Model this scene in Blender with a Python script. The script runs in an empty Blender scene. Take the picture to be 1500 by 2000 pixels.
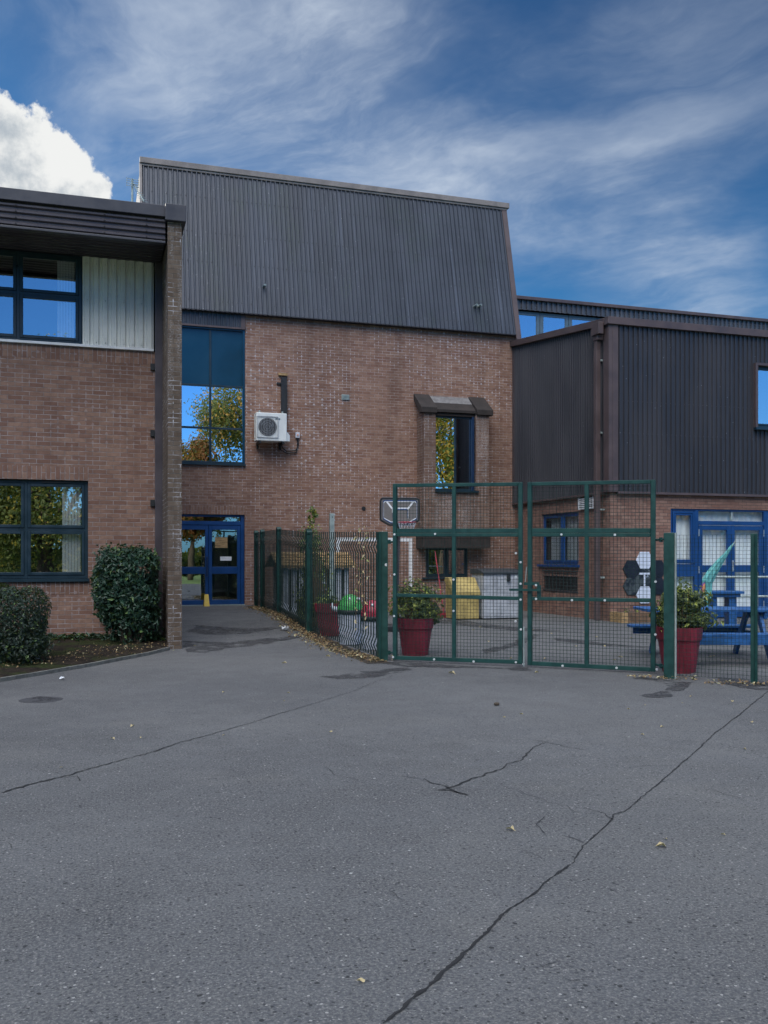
import bpy, math, random
from mathutils import Vector, noise
random.seed(7)
R = math.radians
C = bpy.context.scene.collection
# ------------------------------------------------------------------ camera
H = 1.5; TH = math.atan(1800/5700)
ct, st = math.cos(TH), math.sin(TH)
cam_d = bpy.data.cameras.new('camera'); cam = bpy.data.objects.new('camera', cam_d); C.objects.link(cam)
cam.location = (0, 0, H); cam.rotation_euler = (R(90), 0, -(math.pi/2 - TH) + math.pi/2 - 2*0)
a_ = math.atan2(1800, 5700)
cam.rotation_euler = (R(90), 0, -a_)
cam_d.sensor_width = 36; cam_d.lens = 32.4; cam_d.shift_y = 0.044
cam_d.clip_start = 0.05; cam_d.clip_end = 2000
bpy.context.scene.camera = cam
SX, CX = math.sin(a_), math.cos(a_)
# ------------------------------------------------------------------ sun + view
SUN_EL, SUN_AZ = 20.0, -45.0         # azimuth from +Y towards +X
sd = bpy.data.lights.new('sun', 'SUN'); sd.energy = 3.6; sd.angle = R(0.5); sd.color = (1, .93, .82)
so = bpy.data.objects.new('sun', sd); C.objects.link(so)
sv = Vector((math.sin(R(SUN_AZ))*math.cos(R(SUN_EL)), math.cos(R(SUN_AZ))*math.cos(R(SUN_EL)), math.sin(R(SUN_EL))))
so.rotation_euler = sv.to_track_quat('Z', 'Y').to_euler()
vs = bpy.context.scene.view_settings
vs.view_transform = 'Standard'; vs.look = 'None'; vs.exposure = 0.0; vs.gamma = 1

class NT:
    """small node-tree writer"""
    def __init__(s, tree): s.t = tree; tree.nodes.clear()
    def n(s, kind, props=None, **ins):
        nd = s.t.nodes.new(kind)
        for k, v in (props or {}).items(): setattr(nd, k, v)
        for k, v in ins.items():
            key = int(k[1:]) if k[0] == '_' and k[1:].isdigit() else k.replace('_', ' ')
            s.set(nd.inputs[key], v)
        return nd
    def set(s, inp, v):
        if isinstance(v, bpy.types.NodeSocket): s.t.links.new(v, inp)
        elif isinstance(v, bpy.types.Node): s.t.links.new(v.outputs[0], inp)
        else:
            if inp.type == 'RGBA' and isinstance(v, (tuple, list)) and len(v) == 3: v = (*v, 1)
            inp.default_value = v
    def m(s, op, a, b=0.0, c=None, clamp=False):
        nd = s.n('ShaderNodeMath', {'operation': op, 'use_clamp': clamp}, _0=a, _1=b)
        if c is not None: s.set(nd.inputs[2], c)
        return nd.outputs[0]
    def mix(s, f, a, b, mode='MIX'):
        nd = s.n('ShaderNodeMix', {'data_type': 'RGBA', 'blend_type': mode})
        s.set(nd.inputs[0], f); s.set(nd.inputs[6], a); s.set(nd.inputs[7], b)
        return nd.outputs[2]
    def ramp(s, v, lo, hi, a=0.0, b=1.0):
        nd = s.n('ShaderNodeMapRange', {'interpolation_type': 'SMOOTHSTEP'})
        for i, x in enumerate((v, lo, hi, a, b)): s.set(nd.inputs[i], x)
        return nd.outputs[0]
    def noise(s, vec, scale, detail=3, rough=.55, dist=0, dim='3D'):
        nd = s.n('ShaderNodeTexNoise', {'noise_dimensions': dim}, Vector=vec, Scale=scale, Detail=detail, Roughness=rough, Distortion=dist)
        return nd.outputs[0]
    def vmap(s, vec, loc=(0,0,0), rot=(0,0,0), sc=(1,1,1)):
        return s.n('ShaderNodeMapping', None, Vector=vec, Location=loc, Rotation=rot, Scale=sc).outputs[0]

def camdir(px, py):
    dx, dz = (px-750)/1800, (1088-py)/1800
    return Vector((dx*CX + SX, -dx*SX + CX, dz)).normalized()
# ------------------------------------------------------------------ world
w = bpy.data.worlds.new('World'); bpy.context.scene.world = w; w.use_nodes = True
def make_world():
    t = NT(w.node_tree)
    sky = t.n('ShaderNodeTexSky', {'sky_type': 'NISHITA', 'sun_disc': False, 'sun_elevation': R(SUN_EL), 'sun_rotation': R(SUN_AZ), 'air_density': 1.0, 'dust_density': .6, 'ozone_density': 3.5})
    d = t.n('ShaderNodeTexCoord').outputs['Generated']
    sep = t.n('ShaderNodeSeparateXYZ', None, Vector=d)
    z = sep.outputs[2]
    zz = t.m('ADD', t.m('MAXIMUM', z, 0.0), .12)
    pl = t.n('ShaderNodeCombineXYZ', None, X=t.m('DIVIDE', sep.outputs[0], zz), Y=t.m('DIVIDE', sep.outputs[1], zz), Z=0.0).outputs[0]
    base = t.mix(1.0, sky.outputs[0], (.36, .88, 1.22), 'MULTIPLY')
    base = t.mix(t.m('MULTIPLY', t.ramp(z, .12, .55), t.ramp(sep.outputs[1], -.1, .3)), base, t.mix(1.0, base, (.46, .58, .64), 'MULTIPLY'))
    base = t.mix(t.m('MULTIPLY', t.ramp(sep.outputs[1], .1, -.4), t.ramp(z, .6, .3)), base, t.mix(1.0, base, (1.5, 1.32, 1.6), 'MULTIPLY'))  # extra brightness added to the unseen sky behind, for the window reflections
    # cirrus
    AD = lambda a, b: t.n('ShaderNodeVectorMath', {'operation': 'ADD'}, _0=a, _1=b).outputs[0]
    SCL = lambda a, k: t.n('ShaderNodeVectorMath', {'operation': 'SCALE'}, _0=a, Scale=k).outputs[0]
    NC = lambda v, sc_, de: t.n('ShaderNodeTexNoise', None, Vector=v, Scale=sc_, Detail=de, Roughness=.55).outputs[1]
    wp = AD(pl, SCL(NC(pl, .7, 3.0), .8))
    A_ = t.vmap(wp, rot=(0, 0, R(-124))); B_ = t.vmap(wp, rot=(0, 0, R(-96)))
    soft = t.noise(t.vmap(A_, sc=(.45, 1.0, 1)), 1.1, 4, .5)
    fib = t.noise(AD(t.vmap(A_, sc=(.5, 1.8, 1)), SCL(NC(pl, 3.0, 4.0), .35)), 1.5, 10, .60)
    fib2 = t.noise(AD(t.vmap(B_, sc=(.6, 1.7, 1)), SCL(NC(pl, 3.0, 4.0), .35)), 2.0, 10, .62)
    blot = t.noise(pl, 2.2, 5, .6)
    def area(px, py, r0, k):
        dd = t.n('ShaderNodeVectorMath', {'operation': 'DISTANCE'}, _0=d, _1=tuple(camdir(px, py))).outputs['Value']
        return t.m('MULTIPLY', t.ramp(t.m('ADD', dd, t.m('MULTIPLY', t.m('SUBTRACT', blot, .5), r0*1.1)), r0, 0.0), k)
    cov = .03
    for q in ((540, 260, .30, .66), (400, 120, .16, .35), (850, 330, .20, .50), (1120, 240, .19, .26), (1400, 120, .17, .26), (1390, 572, .10, .65), (1230, 520, .09, .35), (100, 120, .30, .30), (760, 360, .15, .3), (620, 90, .16, .18)): cov = t.m('ADD', cov, area(*q))
    cov = t.m('MINIMUM', cov, 1.0)
    tex = t.m('ADD', t.m('MULTIPLY', t.ramp(fib, .38, .74), .60), t.m('MULTIPLY', t.ramp(fib2, .44, .76), .35))
    tex = t.m('ADD', t.m('MULTIPLY', tex, t.ramp(soft, .30, .62, .35, 1.1)), t.m('MULTIPLY', soft, .28))
    cir = t.m('MULTIPLY', t.m('MULTIPLY', tex, cov), 1.15, clamp=True)
    cir = t.m('MULTIPLY', cir, t.ramp(sep.outputs[1], -.2, .2))
    c1 = t.mix(cir, base, (6.2, 7.0, 8.1))
    # one cumulus low on the left
    cu = None
    for (px, py, r) in ((30, 262, .026), (85, 282, .026), (40, 340, .060), (140, 335, .022), (-25, 260, .036), (178, 362, .017), (-110, 330, .090), (118, 370, .040), (105, 262, .010), (5, 232, .014)):
        cdir = camdir(px, py)
        dd = t.n('ShaderNodeVectorMath', {'operation': 'DISTANCE'}, _0=d, _1=tuple(cdir)).outputs['Value']
        v = t.m('SUBTRACT', r, dd)
        cu = v if cu is None else t.m('MAXIMUM', cu, v)
    n1 = t.noise(d, 26, 9, .62); n2 = t.noise(t.vmap(d, loc=(.01, 0, -.012)), 22, 7, .6)
    f = t.ramp(t.m('ADD', cu, t.m('MULTIPLY', t.m('SUBTRACT', n1, .5), .060)), -.001, .006)
    sh = t.ramp(t.m('ADD', n2, t.m('MULTIPLY', cu, -3.5)), .20, .50)
    cum = t.mix(sh, (4.2, 4.8, 5.4), (8.8, 8.9, 8.8))
    c2 = t.mix(f, c1, cum)
    # bright cloud sheet added overhead, out of view, to light the ground
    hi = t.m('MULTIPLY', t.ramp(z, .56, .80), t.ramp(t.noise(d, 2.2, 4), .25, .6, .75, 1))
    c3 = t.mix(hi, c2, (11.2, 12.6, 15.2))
    bdot = t.n('ShaderNodeVectorMath', {'operation': 'DOT_PRODUCT'}, _0=d, _1=tuple(Vector((-.30, -.56, .77)).normalized())).outputs['Value']  # unseen bright bank added behind the viewer to light the facades
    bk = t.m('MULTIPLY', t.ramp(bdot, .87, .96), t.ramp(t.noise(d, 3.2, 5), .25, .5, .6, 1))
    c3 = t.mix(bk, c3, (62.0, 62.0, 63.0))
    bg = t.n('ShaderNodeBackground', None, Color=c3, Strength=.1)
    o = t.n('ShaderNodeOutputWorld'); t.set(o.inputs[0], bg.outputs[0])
make_world()

# ------------------------------------------------------------------ photo geometry -> world helpers
def ray(px): d = (px-750)/1800; return d*CX + SX, -d*SX + CX
def onY(px, Y): a, b = ray(px); return a/b*Y
def onX(px, X): a, b = ray(px); return b/a*X
def dep(X, Y): return X*SX + Y*CX
def zat(py, X, Y): return H + (1088-py)*dep(X, Y)/1800
def atD(px, D): a, b = ray(px); return a*D, b*D
def gz(X, Y):
    t = min(1, max(0, (Y-14.2)/6.5)); t = t*t*(3-2*t)
    s = min(1, max(0, (5.6-X)/1.4)); s = s*s*(3-2*s)
    return .25*t*s
def atG(px, py):
    D = H*1800/(py-1088)
    for _ in range(12):
        X, Y = atD(px, D); D = (H-gz(X, Y))*1800/(py-1088)
    return atD(px, D)

# ------------------------------------------------------------------ mesh building
def wloc(o):
    v = Vector((0, 0, 0))
    while o is not None: v += o.location; o = o.parent
    return v
class MB:
    def __init__(s): s.v = []; s.f = []; s.smooth = False; s.uvrot = False
    def add(s, vs, fs):
        b = len(s.v); s.v += [tuple(p) for p in vs]; s.f += [tuple(b+i for i in f) for f in fs]; return s
    def quad(s, a, b, c, d): return s.add((a, b, c, d), ((0, 1, 2, 3),))
    def box(s, x0, x1, y0, y1, z0, z1):
        if x0 > x1: x0, x1 = x1, x0
        if y0 > y1: y0, y1 = y1, y0
        if z0 > z1: z0, z1 = z1, z0
        return s.add([(x, y, z) for z in (z0, z1) for y in (y0, y1) for x in (x0, x1)],
                     [(0, 2, 3, 1), (4, 5, 7, 6), (0, 1, 5, 4), (2, 6, 7, 3), (0, 4, 6, 2), (1, 3, 7, 5)])
    def obox(s, p, q, wd, ht, up=(0, 0, 1)):
        """bar from p to q, wd across, ht along up"""
        p, q = Vector(p), Vector(q); d = (q-p).normalized(); u = Vector(up)
        if abs(d.dot(u)) > .99: u = Vector((0, 1, 0))
        sd_ = d.cross(u).normalized(); u = sd_.cross(d).normalized()
        vs_ = []
        for c in (p, q):
            for a, b in ((-1, -1), (1, -1), (1, 1), (-1, 1)): vs_.append(c + sd_*a*wd/2 + u*b*ht/2)
        return s.add(vs_, [(0, 3, 2, 1), (4, 5, 6, 7), (0, 1, 5, 4), (1, 2, 6, 5), (2, 3, 7, 6), (3, 0, 4, 7)])
    def tube(s, pts, r, n=8, cap=True):
        pts = [Vector(p) for p in pts]; rr = r if isinstance(r, (list, tuple)) else [r]*len(pts)
        b = len(s.v); ref = None
        for i, p in enumerate(pts):
            d = (pts[min(i+1, len(pts)-1)] - pts[max(i-1, 0)]).normalized()
            if ref is None: ref = Vector((0, 0, 1)) if abs(d.z) < .9 else Vector((1, 0, 0))
            a = d.cross(ref).normalized(); c = a.cross(d).normalized(); ref = c
            for k in range(n):
                t = 2*math.pi*k/n + math.pi/n
                s.v.append(tuple(p + a*math.cos(t)*rr[i] + c*math.sin(t)*rr[i]))
        for i in range(len(pts)-1):
            for k in range(n):
                k2 = (k+1) % n; s.f.append((b+i*n+k, b+i*n+k2, b+(i+1)*n+k2, b+(i+1)*n+k))
        if cap:
            s.f.append(tuple(b+k for k in range(n))[::-1]); s.f.append(tuple(b+(len(pts)-1)*n+k for k in range(n)))
        return s
    def lathe(s, cx, cy, prof, n=28, sx=1, sy=1):
        b = len(s.v)
        for (r, z) in prof:
            for k in range(n):
                t = 2*math.pi*k/n; s.v.append((cx+r*math.cos(t)*sx, cy+r*math.sin(t)*sy, z))
        for i in range(len(prof)-1):
            for k in range(n):
                k2 = (k+1) % n; s.f.append((b+i*n+k, b+i*n+k2, b+(i+1)*n+k2, b+(i+1)*n+k))
        return s
    def prism(s, poly, off):
        """extrude 3D polygon by vector off"""
        n = len(poly); off = Vector(off); a = [Vector(p) for p in poly]
        return s.add(a + [p+off for p in a], [tuple(range(n))[::-1], tuple(range(n, 2*n))] + [(i, (i+1) % n, n+(i+1) % n, n+i) for i in range(n)])
    def build(s, name, mat, parent=None, local=False, extra=None):
        nf0 = len(s.f)
        if extra: s.add(extra[0].v, extra[0].f)
        off = Vector((0, 0, 0)) if (local or parent is None) else wloc(parent)
        me = bpy.data.meshes.new(name)
        me.from_pydata([(p[0]-off.x, p[1]-off.y, p[2]-off.z) for p in s.v], [], s.f)
        uv = me.uv_layers.new(name='UVMap'); k = 0
        for poly in me.polygons:
            n = poly.normal; ax, ay, az = abs(n.x), abs(n.y), abs(n.z)
            for li in poly.loop_indices:
                p = s.v[me.loops[li].vertex_index]
                if az > .8: q = (p[0], p[1])
                elif ay >= ax: q = (p[0], p[2])
                else: q = (p[1], p[2])
                if s.uvrot: q = (q[1], q[0])
                uv.data[li].uv = q
            poly.use_smooth = s.smooth
        me.materials.append(mat)
        if extra:
            me.materials.append(extra[1])
            for i_, poly in enumerate(me.polygons): poly.material_index = 1 if i_ >= nf0 else 0
        me.update()
        o = bpy.data.objects.new(name, me); C.objects.link(o)
        if parent is not None: o.parent = parent
        return o
def bevel(o, wd=.006, seg=2):
    m = o.modifiers.new('bevel', 'BEVEL'); m.width = wd; m.segments = seg; m.limit_method = 'ANGLE'; return o
def tag(o, label, cat, group=None, kind=None):
    if label: o['label'] = label
    if cat: o['category'] = cat
    if group: o['group'] = group
    if kind: o['kind'] = kind
    return o
def thing(name, label, cat, loc=(0, 0, 0), rz=0, group=None):
    o = bpy.data.objects.new(name, None); C.objects.link(o); o.location = loc; o.rotation_euler = (0, 0, rz)
    o.empty_display_size = .2
    return tag(o, label, cat, group)
def struct(o): o['kind'] = 'structure'; return o
def copy_tree(o, parent=None):
    c = o.copy(); C.objects.link(c); c.parent = parent
    for ch in list(o.children): copy_tree(ch, c)
    return c

# ------------------------------------------------------------------ materials
def new_mat(name): m = bpy.data.materials.new(name); m.use_nodes = True; return m, NT(m.node_tree)
def finish(t, shader):
    o = t.n('ShaderNodeOutputMaterial'); t.set(o.inputs[0], shader.outputs[0] if isinstance(shader, bpy.types.Node) else shader)
def bsdf(t, col, rough=.6, metal=0.0, normal=None, spec=.5):
    b = t.n('ShaderNodeBsdfPrincipled'); t.set(b.inputs['Base Color'], col); t.set(b.inputs['Roughness'], rough); t.set(b.inputs['Metallic'], metal)
    b.inputs['Specular IOR Level'].default_value = spec
    if normal is not None: t.set(b.inputs['Normal'], normal)
    return b
def bump(t, h, dist=.01, strength=.6):
    return t.n('ShaderNodeBump', None, Height=h, Distance=dist, Strength=strength).outputs[0]
def paint(name, col, rough=.45, var=.25, scale=6.0, metal=0.0, dirt=(.05, .045, .04), dirtamt=.25, stretch=(1, 1, 1), b=.0006):
    m, t = new_mat(name); co = t.n('ShaderNodeTexCoord').outputs['Object']
    v = t.vmap(co, sc=stretch)
    n = t.noise(v, scale, 5, .6); n2 = t.noise(v, scale*7, 4, .65)
    dk = tuple(c*(1-var) for c in col); lt = tuple(min(1, c*(1+var)) for c in col)
    c = t.mix(t.ramp(n, .3, .7), dk, lt)
    c = t.mix(t.m('MULTIPLY', t.ramp(n2, .52, .75), dirtamt), c, dirt)
    r = t.ramp(n, .2, .8, max(.05, rough-.1), rough+.12)
    finish(t, bsdf(t, c, r, metal, bump(t, n2, b, .5))); return m

def brick_mat(name, c1, c2, mort, eff=0.0, effscale=.35, streak=0.0, rot=False, dark=.0, rel=.006, tri_k=1.0):
    m, t = new_mat(name)
    uv = t.n('ShaderNodeTexCoord').outputs['UV']; ob = t.n('ShaderNodeTexCoord').outputs['Object']
    W_, H_ = .225, .075
    jn = t.n('ShaderNodeVectorMath', {'operation': 'SCALE'}, _0=t.n('ShaderNodeTexNoise', None, Vector=uv, Scale=14.0, Detail=3.0).outputs[1], Scale=.006).outputs[0]
    uvj = t.n('ShaderNodeVectorMath', {'operation': 'ADD'}, _0=uv, _1=jn).outputs[0]
    br = t.n('ShaderNodeTexBrick', {'offset': .5, 'offset_frequency': 2}, Vector=uvj)
    t.set(br.inputs['Color1'], (0, 0, 0, 1)); t.set(br.inputs['Color2'], (1, 1, 1, 1)); t.set(br.inputs['Mortar'], (.5, .5, .5, 1))
    for k, v in (('Scale', 1.0), ('Mortar Size', .0055), ('Mortar Smooth', .35), ('Bias', 0.0), ('Brick Width', W_), ('Row Height', H_)): t.set(br.inputs[k], v)
    mask = br.outputs['Fac']; rnd = br.outputs['Color']
    n = t.noise(uv, 9, 5, .65); big = t.noise(uv, .6, 4, .6)
    fine = t.noise(t.vmap(uv, sc=(45, 150, 1)), 1.0, 4, .7)      # drag-faced texture of the bricks
    bc = t.mix(rnd, c1, c2)
    bc = t.mix(t.ramp(n, .35, .8, 0, .55), bc, tuple(x*.55 for x in c1))
    bc = t.mix(t.ramp(fine, .5, .85, 0, .5), bc, tuple(min(1, x*1.45) for x in c2))
    bc = t.mix(t.ramp(fine, .5, .2, 0, .55), bc, tuple(x*.4 for x in c1))
    bc = t.mix(t.ramp(big, .35, .7, 0, .35), bc, tuple(x*.6 for x in c1))
    mc = t.mix(t.ramp(t.noise(uv, 5, 4), .35, .65), tuple(x*.55 for x in mort), mort)
    mvis = t.m('MULTIPLY', mask, t.ramp(t.noise(uv, 2.2, 3), .3, .6, .55, 1.0))
    run = t.noise(t.vmap(uv, sc=(1.6, .22, 1)), 1.0, 5, .6)
    bc = t.mix(t.ramp(run, .50, .74, 0, .45), bc, tuple(x*.42 for x in c1))
    col = t.mix(mvis, bc, mc)
    if eff > 0:
        s = t.n('ShaderNodeSeparateXYZ', None, Vector=uvj); u, v = s.outputs[0], s.outputs[1]
        row = t.m('FLOOR', t.m('DIVIDE', v, H_)); odd = t.m('MODULO', t.m('ABSOLUTE', row), 2.0)
        uu = t.m('ADD', t.m('DIVIDE', u, W_), t.m('MULTIPLY', odd, -.5))
        fx = t.m('ABSOLUTE', t.m('SUBTRACT', t.m('FRACT', t.m('ADD', uu, .5)), .5)); cell = t.m('FLOOR', t.m('ADD', uu, .5))
        fy = t.m('FRACT', t.m('DIVIDE', v, H_))
        wn = t.n('ShaderNodeTexWhiteNoise', {'noise_dimensions': '2D'}, Vector=t.n('ShaderNodeCombineXYZ', None, X=cell, Y=row, Z=0.0).outputs[0]).outputs[0]
        dx = t.m('MULTIPLY', fx, W_); dy = t.m('MULTIPLY', fy, H_)
        wdt = t.m('MULTIPLY', t.m('SUBTRACT', 1.0, t.m('MULTIPLY', fy, .9)), .030*tri_k)
        area = t.ramp(t.noise(t.vmap(uv, loc=(2.3, .7, 0)), effscale, 5, .62), .38, .60)
        rr = t.m('MULTIPLY', t.m('MULTIPLY', wdt, area), t.m('ADD', t.m('MULTIPLY', wn, 1.9), -.45))
        tri = t.m('LESS_THAN', t.m('ADD', dx, t.m('MULTIPLY', t.noise(uv, 60, 2), .008)), rr)
        tri = t.m('MULTIPLY', tri, t.ramp(fy, .75, .5))
        e2 = t.m('MULTIPLY', t.m('MULTIPLY', mask, area), t.ramp(t.noise(uv, 5, 4), .42, .62))
        ef = t.m('MULTIPLY', t.m('MAXIMUM', tri, e2), eff, clamp=True)
        col = t.mix(ef, col, (.62, .62, .66))
    if streak > 0:
        sn = t.noise(t.vmap(uv, sc=(3.5, .35, 1)), 1.4, 5, .65); sp = t.noise(t.vmap(uv, sc=(30, 60, 1)), 1, 4, .7)
        wv = t.m('MULTIPLY', t.ramp(sn, .48, .62), t.ramp(sp, .48, .62))
        col = t.mix(t.m('MULTIPLY', wv, streak, clamp=True), col, (.55, .56, .58))
    if dark > 0:
        col = t.mix(t.m('MULTIPLY', t.ramp(t.noise(t.vmap(uv, sc=(2, .6, 1)), 1.0, 4), .35, .6), dark), col, (.03, .03, .028))
    h = t.m('ADD', t.m('MULTIPLY', mask, -1.0), t.m('MULTIPLY', fine, .35))
    finish(t, bsdf(t, col, .88, 0, bump(t, h, rel, .8), .25)); return m

M = {}
M['brick_main'] = brick_mat('brick_main', (.235, .125, .090), (.36, .225, .165), (.40, .34, .31), eff=.55, effscale=.28)
M['brick_left'] = brick_mat('brick_left', (.20, .110, .083), (.31, .195, .145), (.36, .31, .30), eff=.18, effscale=.5, rel=.008)
M['brick_pier'] = brick_mat('brick_pier', (.105, .075, .055), (.165, .125, .095), (.16, .145, .13), eff=.85, effscale=1.2, streak=.35, tri_k=.35)
M['brick_annex'] = brick_mat('brick_annex', (.235, .125, .095), (.34, .21, .16), (.11, .09, .085))
M['brick_bay'] = brick_mat('brick_bay', (.20, .115, .085), (.30, .195, .145), (.34, .31, .29), eff=.5, effscale=.9, streak=.55, dark=.25, tri_k=.6)

def clad_mat(name, col, rough=.42, streaks=.6, lichen=0.0):
    m, t = new_mat(name); co = t.n('ShaderNodeTexCoord').outputs['Object']; uv = t.n('ShaderNodeTexCoord').outputs['UV']
    n = t.noise(t.vmap(co, sc=(.8, .8, .25)), 1.6, 5, .6)
    c = t.mix(t.ramp(n, .3, .7), tuple(x*.82 for x in col), tuple(x*1.2 for x in col))
    vs_ = t.noise(t.vmap(uv, sc=(9, .35, 1)), 1.0, 4, .6)
    c = t.mix(t.ramp(vs_, .45, .8, 0, .35), c, tuple(x*.45 for x in col))
    sx_ = t.n('ShaderNodeSeparateXYZ', None, Vector=uv); sh_ = t.m('FLOOR', t.m('DIVIDE', sx_.outputs[0], .988)); wn = t.n('ShaderNodeTexWhiteNoise', {'noise_dimensions': '1D'}, W=sh_).outputs[0]
    c = t.mix(t.m('MULTIPLY', wn, .35), c, tuple(x*.62 for x in col))
    drp = t.noise(t.vmap(uv, loc=(1, 4, 0), sc=(5, .16, 1)), 1.0, 5, .6)
    c = t.mix(t.ramp(drp, .56, .72, 0, .5), c, tuple(min(1, x*2.1) for x in col))
    bit = t.noise(t.vmap(uv, sc=(34, 6, 1)), 1.0, 5, .72)
    patch = t.ramp(t.noise(t.vmap(uv, sc=(.55, .35, 1)), 1.0, 3), .5, .72)
    c = t.mix(t.m('MULTIPLY', t.m('MULTIPLY', t.ramp(bit, .60, .68), patch), streaks, clamp=True), c, (.42, .44, .48))
    sp = t.n('ShaderNodeTexVoronoi', None, Vector=t.vmap(uv, sc=(7.9, 4.6, 1)), Scale=1.0)
    spk = t.m('LESS_THAN', sp.outputs['Distance'], .055)
    c = t.mix(t.m('MULTIPLY', spk, .5), c, (.5, .52, .55))
    if lichen:
        l = t.m('MULTIPLY', t.ramp(t.noise(t.vmap(uv, sc=(1.1, .5, 1)), 1.0, 4), .52, .66), t.ramp(t.noise(uv, 26, 4, .7), .5, .6))
        c = t.mix(t.m('MULTIPLY', l, lichen, clamp=True), c, (.035, .06, .03))
    finish(t, bsdf(t, c, t.ramp(n, .2, .8, rough-.08, rough+.12), .15, bump(t, bit, .0008, .5))); return m
M['clad_main'] = clad_mat('clad_main', (.052, .061, .080), streaks=.95, lichen=.7)
M['clad_annex'] = clad_mat('clad_annex', (.048, .047, .054), streaks=.25)
M['clad_far'] = clad_mat('clad_far', (.085, .088, .10), streaks=.3)
M['clad_cream'] = paint('clad_cream', (.68, .69, .65), .5, .08, 2, dirtamt=.12)
M['trim'] = paint('brown_trim', (.085, .060, .060), .5, .18, 2.5, dirtamt=.25)
M['trim_top'] = paint('roof_trim', (.22, .19, .175), .55, .2, 3, dirtamt=.35)
M['fascia'] = paint('fascia_metal', (.062, .052, .06), .42, .2, 2)
M['capmetal'] = paint('cap_metal', (.045, .045, .055), .45, .2, 3)
M['soffit'] = paint('soffit_metal', (.030, .026, .030), .5, .2, 2)
M['concrete_dark'] = paint('stained_concrete', (.030, .024, .022), .85, .4, 5, dirtamt=.5, b=.003)
M['lead'] = paint('lead_flashing', (.17, .165, .165), .6, .3, 7, dirtamt=.5)
M['frame_dark'] = paint('dark_teal_frame', (.012, .030, .045), .35, .15, 4, dirtamt=.1)
M['frame_blue'] = paint('blue_frame', (.005, .050, .180), .38, .12, 4, dirtamt=.12)
M['navy'] = paint('navy_frame', (.006, .025, .07), .4, .12, 4)
M['frame_grey'] = paint('grey_frame', (.10, .15, .19), .4, .12, 4)
M['spandrel'] = paint('blue_spandrel', (.007, .045, .085), .18, .12, 1, dirtamt=.0)
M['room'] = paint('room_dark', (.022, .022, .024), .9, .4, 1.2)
M['blind'] = paint('pale_blind', (.82, .86, .84), .8, .06, 3, dirtamt=.05)
M['white'] = paint('white_paint', (.74, .75, .76), .55, .08, 8, dirtamt=.2)
M['green'] = paint('green_powder_coat', (.008, .048, .040), .42, .25, 9, dirtamt=.22)
M['green_wire'] = paint('green_wire', (.006, .028, .024), .75, .2, 9)
M['bolt'] = paint('galvanised_bolt', (.72, .72, .70), .35, .1, 30, metal=.3)
M['galv'] = paint('galvanised_steel', (.34, .40, .38), .5, .2, 8, metal=.3)
M['acwhite'] = paint('ac_casing', (.66, .69, .68), .45, .06, 5, dirtamt=.15)
M['black'] = paint('black_plastic', (.014, .016, .018), .5, .2, 10)
M['bluepaint'] = paint('blue_timber_paint', (.010, .085, .26), .5, .35, 10, dirtamt=.6, b=.002)
M['redpot'] = paint('red_planter_plastic', (.22, .018, .036), .55, .35, 4, stretch=(3, 3, .5), dirtamt=.5, b=.002)
M['soil'] = paint('dark_soil', (.035, .026, .018), .95, .5, 12, dirtamt=.5, b=.01)
M['teal'] = paint('teal_fabric', (.13, .42, .40), .75, .25, 8, stretch=(4, 4, 1))
M['purple'] = paint('purple_fabric', (.18, .03, .25), .75, .2, 9)
M['orange'] = paint('orange_fabric', (.65, .28, .13), .75, .2, 9)
M['yellow'] = paint('yellow_plastic', (.40, .30, .10), .6, .25, 4, dirtamt=.5)
M['boxgrey'] = paint('light_grey_plastic', (.38, .40, .43), .6, .2, 4, dirtamt=.45)
M['lidgrey'] = paint('dark_grey_plastic', (.035, .042, .05), .5, .2, 8)
M['domegreen'] = paint('green_plastic', (.08, .42, .10), .25, .12, 5, dirtamt=.05)
M['domered'] = paint('red_plastic', (.42, .04, .07), .25, .12, 5, dirtamt=.05)
M['bodywhite'] = paint('off_white_plastic', (.52, .54, .60), .5, .1, 5, dirtamt=.15)
M['redbrush'] = paint('red_broom_plastic', (.33, .03, .05), .5, .15, 8)
M['tan'] = paint('tan_wood', (.34, .22, .10), .75, .4, 9, stretch=(1, 1, 4), dirtamt=.4)
M['olive'] = paint('olive_plastic', (.16, .18, .03), .6, .3, 6)
M['sleeper'] = paint('railway_sleeper', (.16, .095, .055), .85, .35, 8, dirtamt=.5, b=.004)
M['kerb'] = paint('edging_concrete', (.14, .14, .125), .9, .3, 12, dirtamt=.5, b=.004)
M['litter'] = paint('white_litter', (.66, .68, .70), .6, .1, 20, dirtamt=.2)
M['boardclear'] = paint('smoky_board', (.17, .155, .145), .4, .1, 4)
M['manhole'] = paint('cast_iron', (.045, .045, .05), .8, .4, 14, dirtamt=.5)
M['chrome'] = paint('handle_metal', (.6, .6, .6), .3, .1, 20, metal=.8)
M['yellowsign'] = paint('yellow_sign', (.62, .42, .03), .45, .1, 8)
M['hexwhite'] = paint('white_panel', (.62, .68, .78), .4, .05, 3, dirtamt=.1)
M['hexblack'] = paint('black_panel', (.010, .013, .022), .4, .3, 5)
M['hexpicture'] = None
M['bark'] = paint('bark', (.11, .085, .06), .9, .4, 9, stretch=(1, 1, .3), dirtamt=.5, b=.02)
M['stemgreen'] = paint('stem', (.16, .10, .05), .8, .3, 20)

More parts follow.
